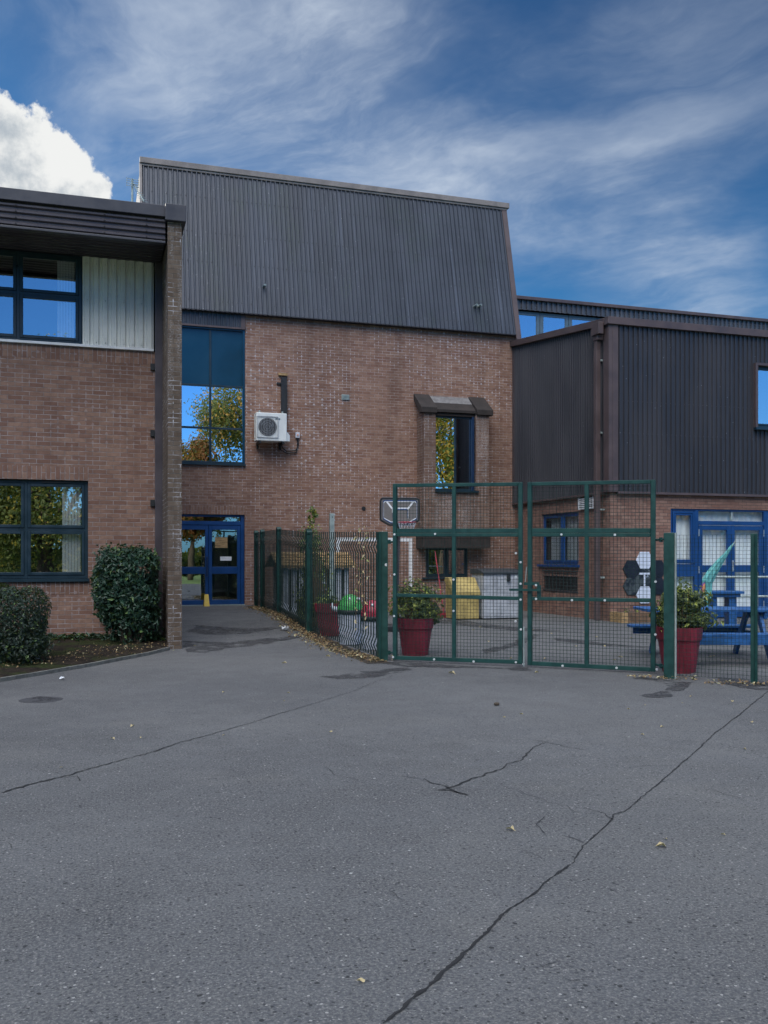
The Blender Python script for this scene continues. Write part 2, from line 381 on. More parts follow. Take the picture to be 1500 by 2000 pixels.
def glass_mat(name, refl=.5, tint=(.85, .93, 1.0), thru=(.95, .98, 1.0), wav=.0):
    m, t = new_mat(name); co = t.n('ShaderNodeTexCoord').outputs['Object']
    nb = bump(t, t.noise(co, 1.3, 1), .01, wav) if wav else None
    g = t.n('ShaderNodeBsdfGlossy', None, Color=tint, Roughness=.0)
    if nb is not None: t.set(g.inputs['Normal'], nb)
    tr = t.n('ShaderNodeBsdfTransparent', None, Color=thru)
    ge = t.n('ShaderNodeNewGeometry'); dt = t.n('ShaderNodeVectorMath', {'operation': 'DOT_PRODUCT'}, _0=ge.outputs['Normal'], _1=ge.outputs['Incoming']).outputs['Value']
    fr = t.m('POWER', t.m('SUBTRACT', 1.0, t.m('ABSOLUTE', dt)), 5.0)
    fac = t.m('ADD', t.m('MULTIPLY', fr, 1.0 if refl < .5 else 1.0), refl, clamp=True)
    mx = t.n('ShaderNodeMixShader'); t.set(mx.inputs[0], fac); t.set(mx.inputs[1], tr.outputs[0]); t.set(mx.inputs[2], g.outputs[0])
    finish(t, mx); return m
M['glass'] = glass_mat('window_glass', .50, tint=(1, 1, 1), wav=.12)
M['glass_main'] = glass_mat('stair_glass', .80, wav=.05)
M['glass_clear'] = glass_mat('door_glass', .42, wav=.15)
M['glass_pale'] = glass_mat('pale_glass', .10, wav=.2)

def leaf_mat(name, c1, c2, c3=None, gloss=.45, tl=.35, f3=.85):
    m, t = new_mat(name)
    r = t.n('ShaderNodeNewGeometry').outputs['Random Per Island']
    co = t.n('ShaderNodeTexCoord').outputs['Object']
    c = t.mix(r, c1, c2)
    c = t.mix(t.ramp(t.noise(co, 1.1, 2), .35, .65, 0, .5), c, tuple(x*.6 for x in c1))
    if c3: c = t.mix(t.m('GREATER_THAN', t.m('FRACT', t.m('MULTIPLY', r, 17.3)), f3), c, c3)
    b = bsdf(t, c, gloss); tr = t.n('ShaderNodeBsdfTranslucent', None, Color=t.mix(.5, c, (.3, .4, .05)))
    mx = t.n('ShaderNodeMixShader', None, Fac=tl); t.set(mx.inputs[1], b.outputs[0]); t.set(mx.inputs[2], tr.outputs[0])
    finish(t, mx); return m
M['leaf_bush'] = leaf_mat('bush_leaf', (.010, .036, .022), (.022, .065, .034), (.09, .15, .04), .5, .15, .95)
M['leaf_privet'] = leaf_mat('privet_leaf', (.009, .024, .016), (.018, .042, .024), (.07, .12, .03), .55, .15, .94)
M['leaf_oak'] = leaf_mat('oak_leaf', (.07, .10, .03), (.22, .21, .06), (.60, .34, .08), .6, .35, .80)
M['leaf_green'] = leaf_mat('green_leaf', (.06, .10, .03), (.20, .24, .06), (.45, .36, .07), .6, .35, .85)
M['leaf_yellow'] = leaf_mat('maple_leaf', (.50, .28, .03), (.62, .44, .08), (.10, .15, .03), .6, .4, .55)
M['leaf_red'] = leaf_mat('copper_leaf', (.30, .10, .03), (.38, .18, .05), (.10, .10, .03), .6, .4, .75)
M['leaf_pot'] = leaf_mat('pot_leaf', (.06, .09, .035), (.14, .18, .06), (.36, .40, .09), .6, .25, .80)
M['leaf_dry'] = leaf_mat('dry_leaf', (.22, .13, .06), (.34, .24, .12), (.42, .38, .22), .7, .1)
M['leaf_fallen'] = leaf_mat('fallen_leaf', (.50, .38, .18), (.55, .48, .30), (.30, .32, .12), .7, .1)
M['grass'] = paint('lawn', (.16, .24, .05), .9, .3, 4, dirtamt=.3)

def asphalt():
    m, t = new_mat('asphalt'); co = t.n('ShaderNodeTexCoord').outputs['Object']
    big = t.noise(co, .35, 5, .6); mid = t.noise(co, 2.3, 5, .6); fine = t.noise(co, 70, 4, .7)
    c = t.mix(t.ramp(big, .3, .7), (.054, .057, .064), (.096, .099, .105))
    c = t.mix(t.ramp(mid, .35, .75, 0, .45), c, (.048, .049, .053))
    c = t.mix(t.ramp(t.noise(t.vmap(co, loc=(9, 4, 0)), .8, 7, .68), .50, .66, 0, .55), c, (.044, .046, .052))
    c = t.mix(t.ramp(t.noise(t.vmap(co, loc=(2, 9, 0)), .25, 3, .5), .45, .65, 0, .45), c, (.128, .128, .126))
    c = t.mix(t.ramp(t.noise(co, .9, 4, .55), .55, .75, 0, .35), c, (.145, .140, .130))
    c = t.mix(t.ramp(fine, .40, .66, 0, .75), c, (.19, .185, .175))
    c = t.mix(t.ramp(t.noise(co, 34, 4, .7), .55, .68, 0, .45), c, (.20, .195, .185)); c = t.mix(t.ramp(t.noise(t.vmap(co, loc=(5, 5, 0)), 40, 4, .7), .44, .34, 0, .65), c, (.030, .031, .034))
    c = t.mix(t.ramp(t.noise(co, 120, 3, .6), .5, .32, 0, .6), c, (.035, .036, .038))
    def specks(scale, thr, keep, loc):
        v = t.n('ShaderNodeTexVoronoi', None, Vector=t.vmap(co, loc=loc), Scale=scale, Randomness=1.0)
        s = t.m('LESS_THAN', t.m('ADD', v.outputs['Distance'], t.m('MULTIPLY', t.m('SUBTRACT', t.noise(co, scale*2.2, 3), .5), .5)), thr)
        k = t.m('GREATER_THAN', t.n('ShaderNodeSeparateColor', None, Color=v.outputs['Color']).outputs[0], keep)
        return t.m('MULTIPLY', s, k)
    w1 = specks(75, .26, .74, (0, 0, 0)); w2 = specks(34, .17, .82, (3, 1, 0)); d1 = specks(40, .24, .66, (7, 2, 0)); w3 = specks(11, .055, .80, (1, 5, 0)); d2 = specks(17, .13, .74, (4, 8, 0))
    c = t.mix(t.m('MULTIPLY', w1, .5), c, (.33, .32, .30)); c = t.mix(t.m('MULTIPLY', w2, .8), c, (.36, .35, .33)); c = t.mix(t.m('MULTIPLY', w3, .85), c, (.42, .42, .40))
    c = t.mix(t.m('MULTIPLY', d1, .85), c, (.022, .023, .025)); c = t.mix(t.m('MULTIPLY', d2, .9), c, (.018, .019, .02))
    h = t.m('ADD', t.m('MULTIPLY', fine, .6), t.m('SUBTRACT', t.m('MULTIPLY', w2, .6), t.m('MULTIPLY', t.m('MAXIMUM', d1, d2), 1.2)))
    h = t.m('ADD', h, t.m('MULTIPLY', t.noise(co, 22, 3), .7))
    finish(t, bsdf(t, c, t.ramp(mid, .3, .7, .72, .92), 0, bump(t, h, .006, .8), .4)); return m
M['asphalt'] = asphalt()
M['crack'] = paint('crack_dirt', (.016, .016, .017), .95, .4, 30)
def stain_mat():
    m, t = new_mat('damp_asphalt'); co = t.n('ShaderNodeTexCoord').outputs['Object']
    c = t.mix(t.ramp(t.noise(co, 30, 4), .3, .7), (.026, .026, .030), (.060, .058, .060))
    b = bsdf(t, c, t.ramp(t.noise(co, 5, 3), .3, .7, .45, .8), 0, bump(t, t.noise(co, 60, 3), .003, .6)); tr = t.n('ShaderNodeBsdfTransparent')
    mx = t.n('ShaderNodeMixShader'); t.set(mx.inputs[0], t.m('MULTIPLY', t.ramp(t.noise(co, 4.5, 7, .7), .38, .58), .85)); t.set(mx.inputs[1], tr.outputs[0]); t.set(mx.inputs[2], b.outputs[0]); finish(t, mx); return m
M['stain'] = stain_mat()
def soil_mat():
    m, t = new_mat('bed_soil'); co = t.n('ShaderNodeTexCoord').outputs['Object']
    c = t.mix(t.ramp(t.noise(co, 9, 5, .7), .3, .7), (.012, .010, .009), (.042, .032, .024))
    moss = t.m('MULTIPLY', t.ramp(t.noise(t.vmap(co, loc=(3.1, 1.7, 0)), 1.3, 4), .46, .58), t.ramp(t.noise(co, 25, 3), .35, .6))
    c = t.mix(t.m('MULTIPLY', moss, .7), c, (.030, .050, .010))
    finish(t, bsdf(t, c, .95, 0, bump(t, t.noise(co, 14, 5, .7), .03, .9), .1)); return m
M['bed'] = soil_mat()
def hexpic():
    m, t = new_mat('printed_panel'); co = t.n('ShaderNodeTexCoord').outputs['Object']
    n = t.noise(co, 4.0, 4, .5, .6); n2 = t.noise(t.vmap(co, loc=(4, 0, 2)), 6.0, 2)
    c = t.mix(t.ramp(n, .45, .6), (.012, .016, .026), (.07, .085, .09)); c = t.mix(t.ramp(n2, .66, .72, 0, .8), c, (.35, .42, .50))
    finish(t, bsdf(t, c, .35)); return m
M['hexpicture'] = hexpic()

# ------------------------------------------------------------------ ground
g = MB()
xs = [-40, -25, -15] + [-10+i*.5 for i in range(45)] + [14, 18, 25, 45]
ys = [-3, -1] + [i*.5 for i in range(0, 61)] + [35, 45]
for j, y in enumerate(ys):
    for x in xs: g.v.append((x, y, gz(x, y)))
for j in range(len(ys)-1):
    for i in range(len(xs)-1):
        a = j*len(xs)+i; g.f.append((a, a+1, a+1+len(xs), a+len(xs)))
g.smooth = True
ground = struct(g.build('ground', M['asphalt']))
l = MB(); l.quad((-400, -400, -.03), (400, -400, -.03), (400, 400, -.03), (-400, 400, -.03)); struct(l.build('lawn', M['grass']))

def crack(pts, w0, w1, jit=.02, name='crack', z=.004, seed=1):
    rnd = random.Random(seed); P = [Vector((*atG(*p), 0)) for p in pts]; out = []
    for a, b in zip(P[:-1], P[1:]):
        n = max(1, int((b-a).length/(.02 if name == 'joint' else .03)))
        for k in range(n): out.append(a.lerp(b, k/n))
    out.append(P[-1]); mb = MB(); N = len(out); row = []
    for i, p in enumerate(out):
        d = (out[min(i+1, N-1)] - out[max(i-1, 0)]).normalized(); nrm = Vector((-d.y, d.x, 0))
        ww = (w0 + (w1-w0)*i/max(1, N-1))*.72; wn_ = .55+.9*abs(noise.noise(Vector((i*.13, seed*7.1, 0)))); ww *= wn_; c = p + nrm*jit*1.6*noise.noise(Vector((i*.31, seed*3.3, 5)))+nrm*jit*1.4*noise.noise(Vector((i*.06, seed*3.3, 9)))
        if i in (0, N-1): ww *= .2
        for sg in (-1, 1):
            q = c + nrm*sg*ww/2*rnd.uniform(.2, 1.5); row.append((q.x, q.y, gz(q.x, q.y)+z))
    mb.add(row, [(2*i, 2*i+1, 2*i+3, 2*i+2) for i in range(N-1)])
    return mb.build(name, M['crack'], ground)
S = lambda L, ox: [(ox+x/1.974, 1240+y/1.974) for x, y in L]
crack(S([(10,1500),(90,1440),(240,1310),(340,1215),(420,1145),(480,1075),(590,1000),(640,955),(700,910),(745,880),(750,865),(795,810)], 740), .030, .016, .005, 'joint', seed=2)
crack(S([(795,810),(860,750),(900,715),(905,695),(950,680),(1010,630),(1130,530),(1210,460),(1290,385),(1400,300),(1500,218)], 740), .014, .022, .006, 'joint', seed=3)
crack(S([(0,612),(130,575),(250,545),(330,522)], 0), .035, .045, .012, 'joint', seed=4)
crack(S([(330,522),(450,490),(600,448),(690,418),(830,380),(950,345),(1110,295),(1280,245),(1400,205)], 0), .022, .010, .008, 'joint', seed=5)
crack(S([(215,598),(265,595),(320,575),(400,545),(470,520),(510,495),(560,480),(570,455),(610,430),(645,415)], 740), .03, .02, .022, seed=6)
crack(S([(590,408),(645,415),(700,430),(800,445)], 740), .02, .012, .02, seed=7)
crack(S([(160,555),(200,575),(265,595),(330,622)], 740), .01, .05, .02, seed=8)
crack(S([(230,598),(280,605),(320,618)], 740), .05, .03, .03, seed=28)
crack(S([(640,700),(605,730),(625,745),(640,770)], 740), .012, .012, .02, seed=9)
crack(S([(700,775),(760,790),(795,808)], 740), .008, .012, .015, seed=10)
crack(S([(780,665),(870,690),(900,715)], 740), .006, .014, .015, seed=11)
crack(S([(1230,595),(1290,605),(1400,635)], 740), .008, .010, .02, seed=12)
crack(S([(950,515),(1010,505),(1120,505)], 740), .008, .010, .02, seed=13)
crack(S([(0,540),(80,548),(160,555)], 740), .004, .010, .02, seed=14)
crack(S([(1240,510),(1290,540),(1370,560)], 0), .008, .008, .02, seed=15)
crack(S([(270,590),(400,600),(500,600)], 740), .006, .004, .03, seed=16)
crack(S([(400,560),(560,610),(700,655),(780,690)], 740), .004, .006, .03, seed=17)
crack(S([(240,552),(300,545),(318,566)], 0), .02, .01, .01, seed=18)
crack(S([(30,800),(50,825),(90,830)], 0), .008, .006, .02, seed=19)
crack(S([(1000,1210),(1030,1225)], 0), .012, .01, .01, seed=20)
crack(S([(690,1325),(740,1345),(800,1335)], 740), .008, .008, .015, seed=21)
crack(S([(1270,600),(1340,598),(1400,602)], 0), .010, .006, .015, seed=23)
crack(S([(30,985),(60,1015),(110,1035)], 740), .008, .006, .02, seed=24)
crack(S([(560,830),(600,850),(640,870)], 740), .006, .005, .02, seed=25)
crack([(700, 1345), (760, 1322), (820, 1300)], .012, .008, .02, seed=26)
for i in range(26):   # short hairlines all over
    rr = random.Random(100+i); px, py = rr.uniform(30, 1470), rr.uniform(1350, 1950); a = rr.uniform(-.5, .5); L_ = rr.uniform(15, 45)
    crack([(px, py), (px+L_*.5, py+L_*.3*a), (px+L_, py+L_*a*.5)], .006, .003, .012, seed=200+i)
def stain(poly, seed=1, z=.004):
    rnd = random.Random(seed); P = [Vector((*atG(*p), 0)) for p in poly]; pts = []
    for i in range(len(P)):
        a, b = P[i], P[(i+1) % len(P)]; n = max(2, int((b-a).length/.05))
        for k in range(n):
            q = a.lerp(b, k/n); o = noise.noise_vector(q*3.1+Vector((seed*3, 0, 0)))*.10 + noise.noise_vector(q*14)*.03
            q = q + Vector((o.x, o.y, 0)); pts.append((q.x, q.y, gz(q.x, q.y)+z))
    mb = MB(); mb.add(pts, [tuple(range(len(pts)))]); return mb.build('damp_patch', M['stain'], ground)
stain([(620,1323),(700,1314),(790,1303),(800,1308),(740,1322),(660,1327)], 3, .005)
stain([(1250,1356),(1300,1350),(1300,1338),(1345,1338),(1340,1348),(1310,1355),(1300,1364),(1262,1362)], 4, .005)
stain([(1228,1326),(1262,1322),(1330,1332),(1365,1333),(1340,1340),(1290,1334)], 5, .006)
stain([(1395,1322),(1500,1333),(1560,1340),(1500,1350),(1450,1345),(1410,1335)], 6, .005)
stain([(358,1252),(450,1255),(560,1243),(600,1243),(520,1258),(440,1268),(400,1276),(360,1274)], 7, .005)
stain([(380,1222),(480,1228),(560,1226),(480,1238),(400,1240),(365,1236)], 8, .005)
stain([(55,1365),(85,1360),(108,1364),(100,1370),(65,1371)], 9, .006)
stain([(745,1292),(800,1294),(900,1300),(1000,1306),(900,1306),(800,1302),(745,1298)], 10, .005)
stain([(985,1305),(1030,1303),(1045,1308),(1010,1312)], 11, .0065)
stain([(800,1206),(900,1212),(1010,1226),(1100,1232),(1010,1232),(880,1220)], 12, .005)
stain([(940,1270),(1000,1256),(1040,1240),(1060,1242),(1010,1262),(950,1276)], 13, .005)
stain([(1080,1246),(1180,1256),(1280,1266),(1180,1262),(1090,1252)], 14, .005)

# manhole, on the tarmac at the left
mx_, my_ = atG(80, 1367); mh = MB(); mh.lathe(mx_, my_, [(0, .005), (.21, .005), (.22, .001)], 24)
tag(mh.build('manhole_cover', M['manhole']), 'round dark manhole cover set in the tarmac in front of the planting bed', 'manhole cover')

# ------------------------------------------------------------------ wall / window / cladding helpers
def mapY(Y): return lambda u, v, d=0: (u, Y+d, v)
def mapX(X): return lambda u, v, d=0: (X+d, u, v)
def wall(mb, fn, u0, u1, v0, v1, holes=(), depth=.12):
    us = sorted({u0, u1, *[h[0] for h in holes], *[h[1] for h in holes]}); vs_ = sorted({v0, v1, *[h[2] for h in holes], *[h[3] for h in holes]})
    us = [u for u in us if u0 <= u <= u1]; vs_ = [v for v in vs_ if v0 <= v <= v1]
    for a, b in zip(us[:-1], us[1:]):
        for c, d in zip(vs_[:-1], vs_[1:]):
            m_, n_ = (a+b)/2, (c+d)/2
            if any(h[0] < m_ < h[1] and h[2] < n_ < h[3] for h in holes): continue
            mb.quad(fn(a, c), fn(b, c), fn(b, d), fn(a, d))
    for h in holes:
        a, b, c, d = h
        mb.quad(fn(a, c), fn(a, d), fn(a, d, depth), fn(a, c, depth)); mb.quad(fn(b, c, depth), fn(b, d, depth), fn(b, d), fn(b, c))
        mb.quad(fn(a, d), fn(b, d), fn(b, d, depth), fn(a, d, depth)); mb.quad(fn(a, c, depth), fn(b, c, depth), fn(b, c), fn(a, c))
def bx(mb, fn, u0, u1, v0, v1, d0, d1):
    P = [fn(u, v, d) for d in (d0, d1) for v in (v0, v1) for u in (u0, u1)]
    mb.add(P, [(0, 2, 3, 1), (4, 5, 7, 6), (0, 1, 5, 4), (2, 6, 7, 3), (0, 4, 6, 2), (1, 3, 7, 5)])
def window(parent, fn, us, vs_, d=.08, fw=.05, sash=.045, fm='frame_dark', gm='glass', room=True, blinds=(), skip=(), mats=None, dfr=.06, roomd=1.6, name='window', roommat='room'):
    """frame with members at us (vertical) and vs_ (horizontal); glass in every cell"""
    f = MB()
    for i, u in enumerate(us):
        a, b = (u, u+fw) if i == 0 else ((u-fw, u) if i == len(us)-1 else (u-fw/2, u+fw/2)); bx(f, fn, a, b, vs_[0], vs_[-1], d, d+dfr)
    for i, v in enumerate(vs_):
        a, b = (v, v+fw) if i == 0 else ((v-fw, v) if i == len(vs_)-1 else (v-fw/2, v+fw/2)); bx(f, fn, us[0]+.001, us[-1]-.001, a, b, d+.003, d+dfr-.003)
    W = f.build(name, M[fm], parent); bevel(W, .004, 1)
    for i in range(len(us)-1):
        for j in range(len(vs_)-1):
            if (i, j) in skip: continue
            a = us[i]+(fw if i == 0 else fw/2); b = us[i+1]-(fw if i == len(us)-2 else fw/2)
            c = vs_[j]+(fw if j == 0 else fw/2); e = vs_[j+1]-(fw if j == len(vs_)-2 else fw/2)
            if sash:
                s = MB()
                for (p, q, r_, t_) in ((a, a+sash, c, e), (b-sash, b, c, e), (a+sash, b-sash, c, c+sash), (a+sash, b-sash, e-sash, e)): bx(s, fn, p, q, r_, t_, d-.012, d+.03)
                bevel(s.build('sash', M[fm], W), .005, 1)
            k = (mats or {}).get((i, j), gm); p = MB(); o = sash*.8
            p.quad(fn(a+o, c+o, d+.02), fn(b-o, c+o, d+.02), fn(b-o, e-o, d+.02), fn(a+o, e-o, d+.02)); p.build('pane', M[k], W)
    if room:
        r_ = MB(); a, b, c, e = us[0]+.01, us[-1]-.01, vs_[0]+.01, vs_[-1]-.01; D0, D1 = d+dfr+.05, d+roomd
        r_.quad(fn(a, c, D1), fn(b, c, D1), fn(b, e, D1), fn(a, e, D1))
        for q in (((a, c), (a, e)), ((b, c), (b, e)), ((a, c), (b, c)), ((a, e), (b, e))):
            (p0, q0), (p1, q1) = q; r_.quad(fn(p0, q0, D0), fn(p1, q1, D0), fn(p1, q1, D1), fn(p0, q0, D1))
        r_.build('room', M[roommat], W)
    for (a, b, c, e) in blinds:
        s = MB(); n = max(2, int((b-a)/.045)); wv = .012
        for k in range(n):
            u = a+(b-a)*k/n; uu = u+(b-a)/n*.9
            s.quad(fn(u, c, d+.11), fn(uu, c, d+.11+wv), fn(uu, e, d+.11+wv), fn(u, e, d+.11))
        s.build('blind', M['blind'], W)
    return W
def ribs(mb, P00, P10, P11, P01, nrm, pitch=.125, hgt=.028, top=.45, horiz=False, slope=.14):
    """trapezoidal sheet between four corners: P00-P10 bottom edge, ribs run bottom to top"""
    P00, P10, P11, P01 = map(Vector, (P00, P10, P11, P01)); nrm = Vector(nrm).normalized()
    if horiz: P00, P10, P11, P01 = P00, P01, P11, P10
    L_ = (P10-P00).length; n = max(1, round(L_/pitch)); prof = []
    for k in range(n):
        for (f_, h_) in ((0, 0), (.5-top/2-slope/2, 0), (.5-top/2+slope/2, 1), (.5+top/2-slope/2, 1), (.5+top/2+slope/2, 0)): prof.append(((k+f_)/n, h_))
    prof.append((1, 0)); b = len(mb.v)
    for f_, h_ in prof:
        mb.v.append(tuple(P00.lerp(P10, f_)+nrm*hgt*h_)); mb.v.append(tuple(P01.lerp(P11, f_)+nrm*hgt*h_))
    for i in range(len(prof)-1): mb.f.append((b+2*i, b+2*i+2, b+2*i+3, b+2*i+1))

# ================================================================== LEFT WING
lw = thing('school_wing', 'two storey brick wing with ribbed fascia, cream panel and end pier at the left', 'building', (-4, 16.5, 0))
YL = 16.5; XF = 1.15
xr1, xm1 = onY(160, YL), onY(35, YL); xr0, xm0 = onY(172, YL), onY(50, YL)
UW = [(xr1-2*(xr1-xm1)-k*2.35, xr1-k*2.35) for k in range(5)]
LW = [(xr0-2*(xr0-xm0)-k*4.2, xr0-k*4.2) for k in range(3)]
holes = [(a, b, 1.125, 2.80) for a, b in LW]
mb = MB(); wall(mb, mapY(YL), -20, XF, -.2, 5.07, holes, .11)
for a, b in LW: pass
mb.build('wall', M['brick_left'], lw)
sc = MB(); sc.uvrot = True; sc.quad((-20, YL-.004, 4.84), (XF, YL-.004, 4.84), (XF, YL-.004, 5.068), (-20, YL-.004, 5.068))
for a, b in LW:
    sc.quad((a-.2, YL-.004, 2.803), (b+.01, YL-.004, 2.803), (b+.01, YL-.004, 3.03), (a-.2, YL-.004, 3.03))
    sc.quad((a-.1, YL-.004, .87), (b+.01, YL-.004, .87), (b+.01, YL-.004, 1.10), (a-.1, YL-.004, 1.10))
sc.build('soldier_course', M['brick_left'], lw)
for i, (a, b) in enumerate(LW):
    m_ = b-(xr0-xm0)
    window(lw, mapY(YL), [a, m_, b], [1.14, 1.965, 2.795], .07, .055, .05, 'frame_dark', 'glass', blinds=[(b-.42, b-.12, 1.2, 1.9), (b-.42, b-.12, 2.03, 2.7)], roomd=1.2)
    s = MB(); s.box(a-.02, b+.02, YL-.05, YL+.10, 1.085, 1.138); s.build('window_sill', M['frame_dark'], lw)
    v = MB(); v.box(m_+.25, m_+.7, YL+.045, YL+.066, 2.755, 2.78); v.build('trickle_vent', M['black'], lw)
# upper storey strip: windows and cream panels
hs = [(a, b, 5.115, 6.62) for a, b in UW]
for i, (a, b) in enumerate(UW):
    m_ = (a+b)/2
    window(lw, mapY(YL), [a, m_, b], [5.118, 5.92, 6.62], .03, .055, .05, 'frame_dark', 'glass', blinds=[(b-.40, b-.12, 5.2, 5.85), (b-.40, b-.12, 5.98, 6.6)], roomd=1.2)
for i, (a, b) in enumerate([(xr1+.01, onY(300, YL))] + [(UW[k+1][1]+.01, UW[k][0]-.01) for k in range(4)]):
    p = MB(); ribs(p, (a, YL, 5.118), (b, YL, 5.118), (b, YL, 6.62), (a, YL, 6.62), (0, -1, 0), .150, .035, .60, slope=.08)
    s = MB()
    for z_ in (5.16, 5.88, 6.50):
        for k in range(int((b-a)/.15)): 
            if z_ == 5.88 and k % 2: continue
            s.lathe(0, 0, [(0, 0), (.010, 0), (.010, .006)], 6); n_ = len(s.v)
            for q in range(n_-18, n_): X_, Y_, Z_ = s.v[q]; s.v[q] = (a+.075+.15*k+X_, YL-.035-Z_, z_+Y_)
    p.build('cream_panel', M['clad_cream'], lw, extra=(s, M['galv']))
s = MB(); s.box(-20, onY(300, YL), YL-.055, YL+.02, 5.07, 5.113); bevel(s.build('white_sill', M['white'], lw), .004)
# soffit, fascia, roof, fin wall
s = MB(); ribs(s, (-20, 15.34, 6.63), (XF-.03, 15.34, 6.63), (XF-.03, YL+.02, 6.63), (-20, YL+.02, 6.63), (0, 0, -1), .15, .02, .6, horiz=True); s.build('soffit', M['soffit'], lw)
s = MB(); ribs(s, (-20, 15.30, 6.60), (XF-.035, 15.30, 6.60), (XF-.035, 15.30, 6.985), (-20, 15.30, 6.985), (0, -1, 0), .1, .035, .5, horiz=True, slope=.2)
fs = MB()
for X_ in [onY(31, 15.3), onY(204, 15.3), onY(286, 15.3), -2.6, -5.2, -7.8]:
    for k in range(4): fs.box(X_-.009, X_+.009, 15.245, 15.262, 6.635+k*.097, 6.653+k*.097)
F = s.build('fascia', M['fascia'], lw, extra=(fs, M['black']))
s = MB(); s.box(-20, XF-.033, 15.22, 15.36, 6.985, 7.17); s.box(-20, XF-.033, 15.235, 15.36, 6.56, 6.60); bevel(s.build('flashing', M['capmetal'], F), .008)
s = MB(); s.box(-20, XF+.2, 15.35, 34, 7.0, 7.06); s.build('roof', M['capmetal'], lw)
s = MB(); s.box(XF, XF+.22, 15.2, 23.98, -.2, 6.90); s.build('end_pier', M['brick_pier'], lw)
s = MB(); s.box(XF-.045, XF+.285, 15.13, 23.97, 6.905, 7.175); bevel(s.build('pier_cap', M['capmetal'], lw), .01)
s = MB(); s.box(-20, -19.8, 16.5, 34, 0, 7); s.box(-19.8, XF, 33.8, 34, 0, 7); s.box(-19.8, XF-.01, 16.75, 16.8, 3.2, 4.8); s.build('rear_wall', M['brick_left'], lw)
x0, x1 = onY(303, 16.4), onY(319, 16.4); s = MB(); s.box(x0, x1, YL-.11, YL-.02, .02, 6.6)
dp = s.build('downpipe', M['fascia'], lw); bevel(dp, .01)
s = MB()
for z_ in (zat(715, 1, 16.4), zat(845, 1, 16.4), zat(982, 1, 16.4)): s.box(x0-.075, x0-.002, YL-.045, YL-.003, z_-.055, z_+.055)
s.build('pipe_bracket', M['black'], dp)

# ================================================================== MAIN BLOCK
mbk = thing('main_block', 'tall brick block with a steep dark ribbed cladding top in the centre', 'building', (6.5, 24, 0))
YM = 24.0; XR = 11.55
sx0, sx1 = 2.0, onY(478, YM); sm = onY(411, YM)
wz0, wz1 = 3.92, 7.42
dz0, dz1 = .25, 2.60
bwx0, bwx1, bwz0, bwz1 = onY(832, YM), onY(914, YM), zat(1127, 9.5, YM), zat(1068, 9.5, YM)
mb = MB(); wall(mb, mapY(YM), 1.2, XR, -.2, 7.86, [(sx0, sx1, wz0, wz1), (sx0, sx1, -.1, dz1), (bwx0, bwx1, bwz0, bwz1)], .12)
mb.build('wall', M['brick_main'], mbk)
sc = MB(); sc.uvrot = True; sc.quad((sx0, YM-.004, dz1+.003), (sx1+.01, YM-.004, dz1+.003), (sx1+.01, YM-.004, dz1+.23), (sx0, YM-.004, dz1+.23)); sc.build('soldier_course', M['brick_main'], mbk)
s = MB(); s.box(XR-.05, XR+.1, 24.3, 40, 0, 8); s.box(1.2, XR, 39.9, 40, 0, 8); s.build('rear_wall', M['brick_main'], mbk)
zt1, zt2 = 5.92, 4.83
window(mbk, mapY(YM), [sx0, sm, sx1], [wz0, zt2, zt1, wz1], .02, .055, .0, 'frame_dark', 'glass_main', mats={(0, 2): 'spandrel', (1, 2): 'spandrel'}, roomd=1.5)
s = MB(); s.box(sx0-.02, sx1+.02, YM-.06, YM+.02, wz0-.05, wz0-.003); s.build('window_sill', M['frame_dark'], mbk)
s = MB(); s.box(sx1-.055, sx1+.005, YM-.012, YM+.016, wz0+.01, wz1); s.box(sx0, sx1-.06, YM-.012, YM+.016, wz1-.045, wz1); s.build('window_trim', M['spandrel'], mbk)
s = MB(); ribs(s, (1.3, YM-.03, wz1+.02), (sx1-.1, YM-.03, wz1+.02), (sx1-.1, YM-.03, 7.84), (1.3, YM-.03, 7.84), (0, -1, 0), .115, .03, .35); s.build('short_cladding', M['clad_main'], mbk)
s = MB(); s.box(sx1-.10, sx1+.01, YM-.05, YM+.0, wz1+.0, 7.84); s.box(1.3, sx1-.10, YM-.065, YM-.0, wz1-.005, wz1+.04); s.build('cladding_trim', M['trim'], mbk)
# mansard cladding
Yb, Yt, zb, zt = 23.84, 24.83, 7.80, 11.79; XL = 1.19; XC = 11.60
nv = Vector((0, -(zt-zb), (Yt-Yb)))
s = MB(); ribs(s, (XL, Yb, zb), (XC-.12, Yb, zb), (XC-.12, Yt, zt), (XL, Yt, zt), nv, .1235, .036, .30, slope=.14)
clm = s
sr = MB(); n_ = nv.normalized()
for fz in (.07, .34, .55, .80, .97):
    for k in range(84):
        if random.random() < .35: continue
        p = Vector((XL+.02+.1235*k, Yb+(Yt-Yb)*fz, zb+(zt-zb)*fz)) + n_*.004; sr.obox(p, p+n_*.008, .020, .020)
CL = clm.build('cladding', M['clad_main'], mbk, extra=(sr, M['black']))
s = MB(); ups = Vector((0, Yt-Yb, zt-zb)).normalized()
p0 = Vector((XC-.06, Yb-.02, zb-.13)); p1 = Vector((XC-.06, Yt+.01, zt+.02)); s.obox(p0+n_*.0, p1, .15, .07, n_); bevel(s.build('verge_trim', M['trim'], CL), .006)
s = MB(); s.obox((XL-.03, Yt-.02, zt+.045), (XC+.08, Yt-.02, zt+.045), .16, .15); s.box(XL-.0, XC+.02, Yt-.065, Yt+.2, zt-.09, zt-.032); bevel(s.build('ridge_flashing', M['trim_top'], CL), .008)
s = MB(); s.obox(Vector((XL-.01, Yb-.02, zb-.05)), Vector((XL-.01, Yt-.01, zt-.03)), .06, .10, n_); s.build('side_trim', M['trim_top'], CL)
